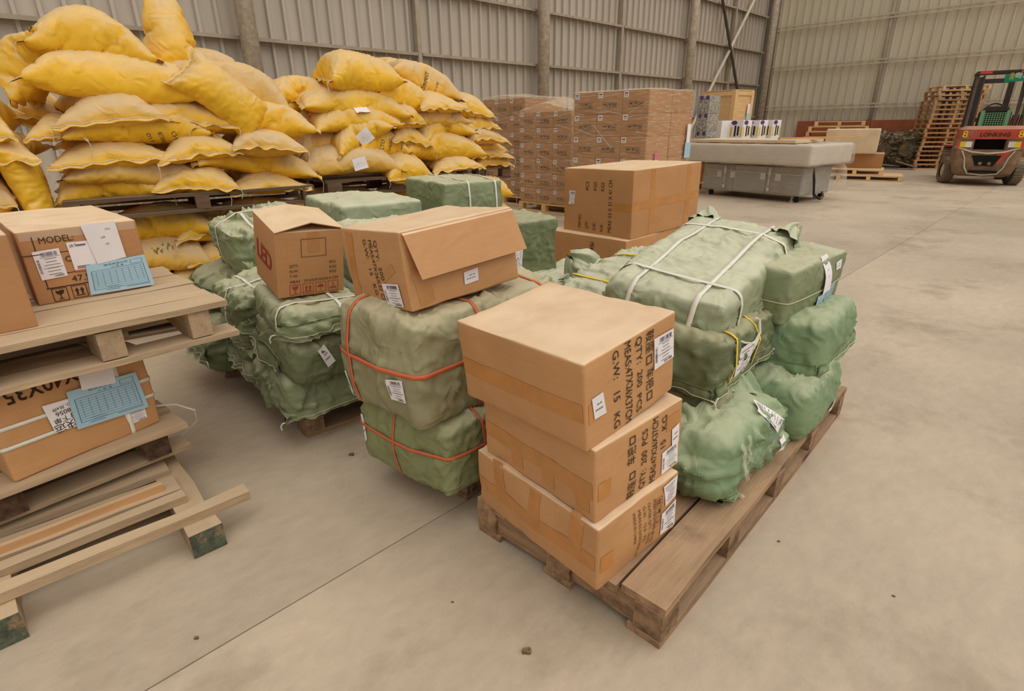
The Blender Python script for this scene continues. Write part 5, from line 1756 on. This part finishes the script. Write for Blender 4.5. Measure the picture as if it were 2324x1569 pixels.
dm = {'root': fk, 'dims': (1.22, 1.16, 2.0), 'solid': Solid(np.array([(-1, -.58, 0), (1, -.58, 0), (1, -.575, 2), (-1, -.575, 2)]), [(0, 1, 2, 3)])}
pr = Print().text('LONKING', -.22, .055, .085, width=.52, bold=.02)
pr.put(dm, '-y', 'ink', 'badge_lettering', off=.004)
Print().text('8', -.53, .035, .15, bold=.02).text('8', .43, .035, .15, bold=.02).put(dm, '-y', 'ink_yellow', 'number', off=.006)


def wheel(x, y, r, w, steer=0):
    n = 26
    prof = [(-.5, .55), (-.5, .90), (-.38, 1.0), (.38, 1.0), (.5, .90), (.5, .55)]
    V, F = [], []
    for k in range(n):
        a = 2 * math.pi * k / n
        for px, pr_ in prof:
            V.append((px * w, pr_ * r * math.cos(a), pr_ * r * math.sin(a)))
    q = len(prof)
    for k in range(n):
        for i in range(q - 1):
            F.append((k * q + i, k * q + i + 1, (k + 1) % n * q + i + 1, (k + 1) % n * q + i))
    o = link('wheel', mesh_from('wheel', V, F), 'tyre', fk, (x, y, r), (0, 0, R(steer)))
    MB().tube([(-w * .36, 0, 0), (w * .36, 0, 0)], r * .56, 20).tube([(-w * .42, 0, 0), (w * .42, 0, 0)], r * .2, 12).build('rim', 'galvanised', o)
    for k in range(n):
        a = 2 * math.pi * k / n
        MB().box((0, 0, 0), (w * .96, r * .12, r * .05), Matrix.Rotation(a, 3, 'X') @ Matrix.Rotation(R(0), 3, 'Z')).build('tread', 'tyre', o, loc=(0, -r * math.sin(a), r * math.cos(a)))
    return o


wheel(-.62, .05, .30, .20, 14); wheel(.62, .05, .30, .20, 14)
wheel(-.60, 1.75, .38, .26); wheel(.60, 1.75, .38, .26)
loft_part('chassis', [(.25, .52, .3, 1.5, .05), (.95, .54, .3, 1.5, .05)], 'forklift_red')
loft_part('hood', [(.95, .50, .3, 1.0, .06), (1.22, .48, .3, .95, .08)], 'forklift_black')
for s in (-1, 1):
    MB().box((s * .62, 1.75, .80), (.24, .7, .03)).build('mudguard', 'forklift_red', fk)
    MB().tube([(s * .50, -.10, 1.22), (s * .49, .42, 2.36)], .036, 8).build('guard_post', 'forklift_black', fk)
    MB().tube([(s * .48, 1.35, .9), (s * .48, 1.15, 2.36)], .032, 8).build('guard_post', 'forklift_black', fk)
    MB().tube([(s * .36, .05, 1.24), (s * .36, .50, 2.34)], .022, 8).build('guard_stay', 'forklift_black', fk)
    MB().box((s * .49, .80, 2.40), (.06, .95, .06)).build('guard_rail', 'forklift_black', fk)
    MB().box((s * .30, 2.15, 1.25), (.11, .16, 2.3)).build('mast_upright', 'forklift_black', fk)
    MB().box((s * .36, .325, 2.395), (.22, .05, .05)).build('reflector', 'lens_red', fk)
for k in range(6):
    MB().box((0, .36 + k * .17, 2.41), (1.02, .035, .04)).build('guard_bar', 'forklift_black', fk)
for z in (.5, 1.4, 2.3):
    MB().box((0, 2.15, z), (.6, .10, .10)).build('mast_crossbar', 'forklift_black', fk)
V, F = loft([(1.22, .30, .25, .40, .06), (1.55, .30, .22, .34, .06), (1.68, .20, .20, .30, .04)])
link('seat_back', mesh_from('seat_back', V, F), 'forklift_black', fk)
sg = MB().box((0, .15, 1.40), (.46, .012, .34)).build('seat_mesh', 'black_and_hole_shade', fk)
for k in range(9):
    MB().box((-.18 + k * .045, .141, 1.40), (.012, .008, .30)).build('wire', 'seat_green', sg)
for k in range(7):
    MB().box((0, .139, 1.27 + k * .045), (.40, .008, .012)).build('wire', 'seat_green', sg)
MB().box((-.23, .14, 1.40), (.07, .02, .40)).build('wire_frame', 'seat_green', sg); MB().box((.23, .14, 1.40), (.07, .02, .40)).build('wire_frame', 'seat_green', sg); MB().box((0, .14, 1.235), (.46, .02, .05)).build('wire_frame', 'seat_green', sg)
ring = [(.17 * math.cos(t), .62 + .08 * math.sin(t), 1.60 + .15 * math.sin(t)) for t in np.linspace(0, 2 * math.pi, 22)]
MB().tube(ring, .016, 6, cap=False).build('steering_wheel', 'black_rubber', fk)
for k in range(4):
    MB().tube([(.36 + .05 * k, .70, 1.22), (.37 + .05 * k, .64, 1.50)], .012, 6).build('lever', 'black_rubber', fk)
pl = MB().box((.32, .28, 2.27), (.66, .012, .16), Matrix.Rotation(R(-3), 3, 'Y')).build('number_plate', 'plate_green', fk)
dp = {'root': fk, 'dims': (1.0, .56, 4.54), 'solid': Solid(np.array([(-2, .272, 0), (2, .272, 0), (2, .272, 4), (-2, .272, 4)]), [(0, 1, 2, 3)])}
Print().text('粤A·K07', .09, -.045, .095, 2, width=.54).put(dp, '-y', 'lens_white', 'plate_lettering', off=.006, parent=pl)
Print().text('场', .02, .005, .055).text('内', .02, -.065, .055).put(dp, '-y', 'ink_yellow', 'plate_lettering', off=.006, parent=pl)

# loose bits on the floor
for k, (x, y, s) in enumerate(((.03, 1.12, .012), (-.95, 1.18, .006), (.95, 1.55, .004), (-.75, 2.15, .010), (-.2, 1.3, .004), (1.2, 1.3, .004))):
    V, F, UV, Nn = rbox((s * 2, s * 1.4, s), s * .3, s * .4)
    V = V + Nn * (s * .4 * fbm(V / s, k, 2))[:, None]; V[:, 2] += s / 2
    o = link('floor_crumb', mesh_from('floor_crumb', V, F), 'wood_dark', None, (x, y, 0))
    tag(o, ('dark crumb of dirt lying on the open floor in front', 'small chip on the floor by the broken pallet', 'tiny grit on the floor right of the front pallet', 'curled brown leaf scrap on the floor by the olive bales', 'tiny grit on the floor before the carton tower', 'tiny grit on the floor near the right foreground')[k], 'debris')

bpy.data.objects.remove(_font_ob)
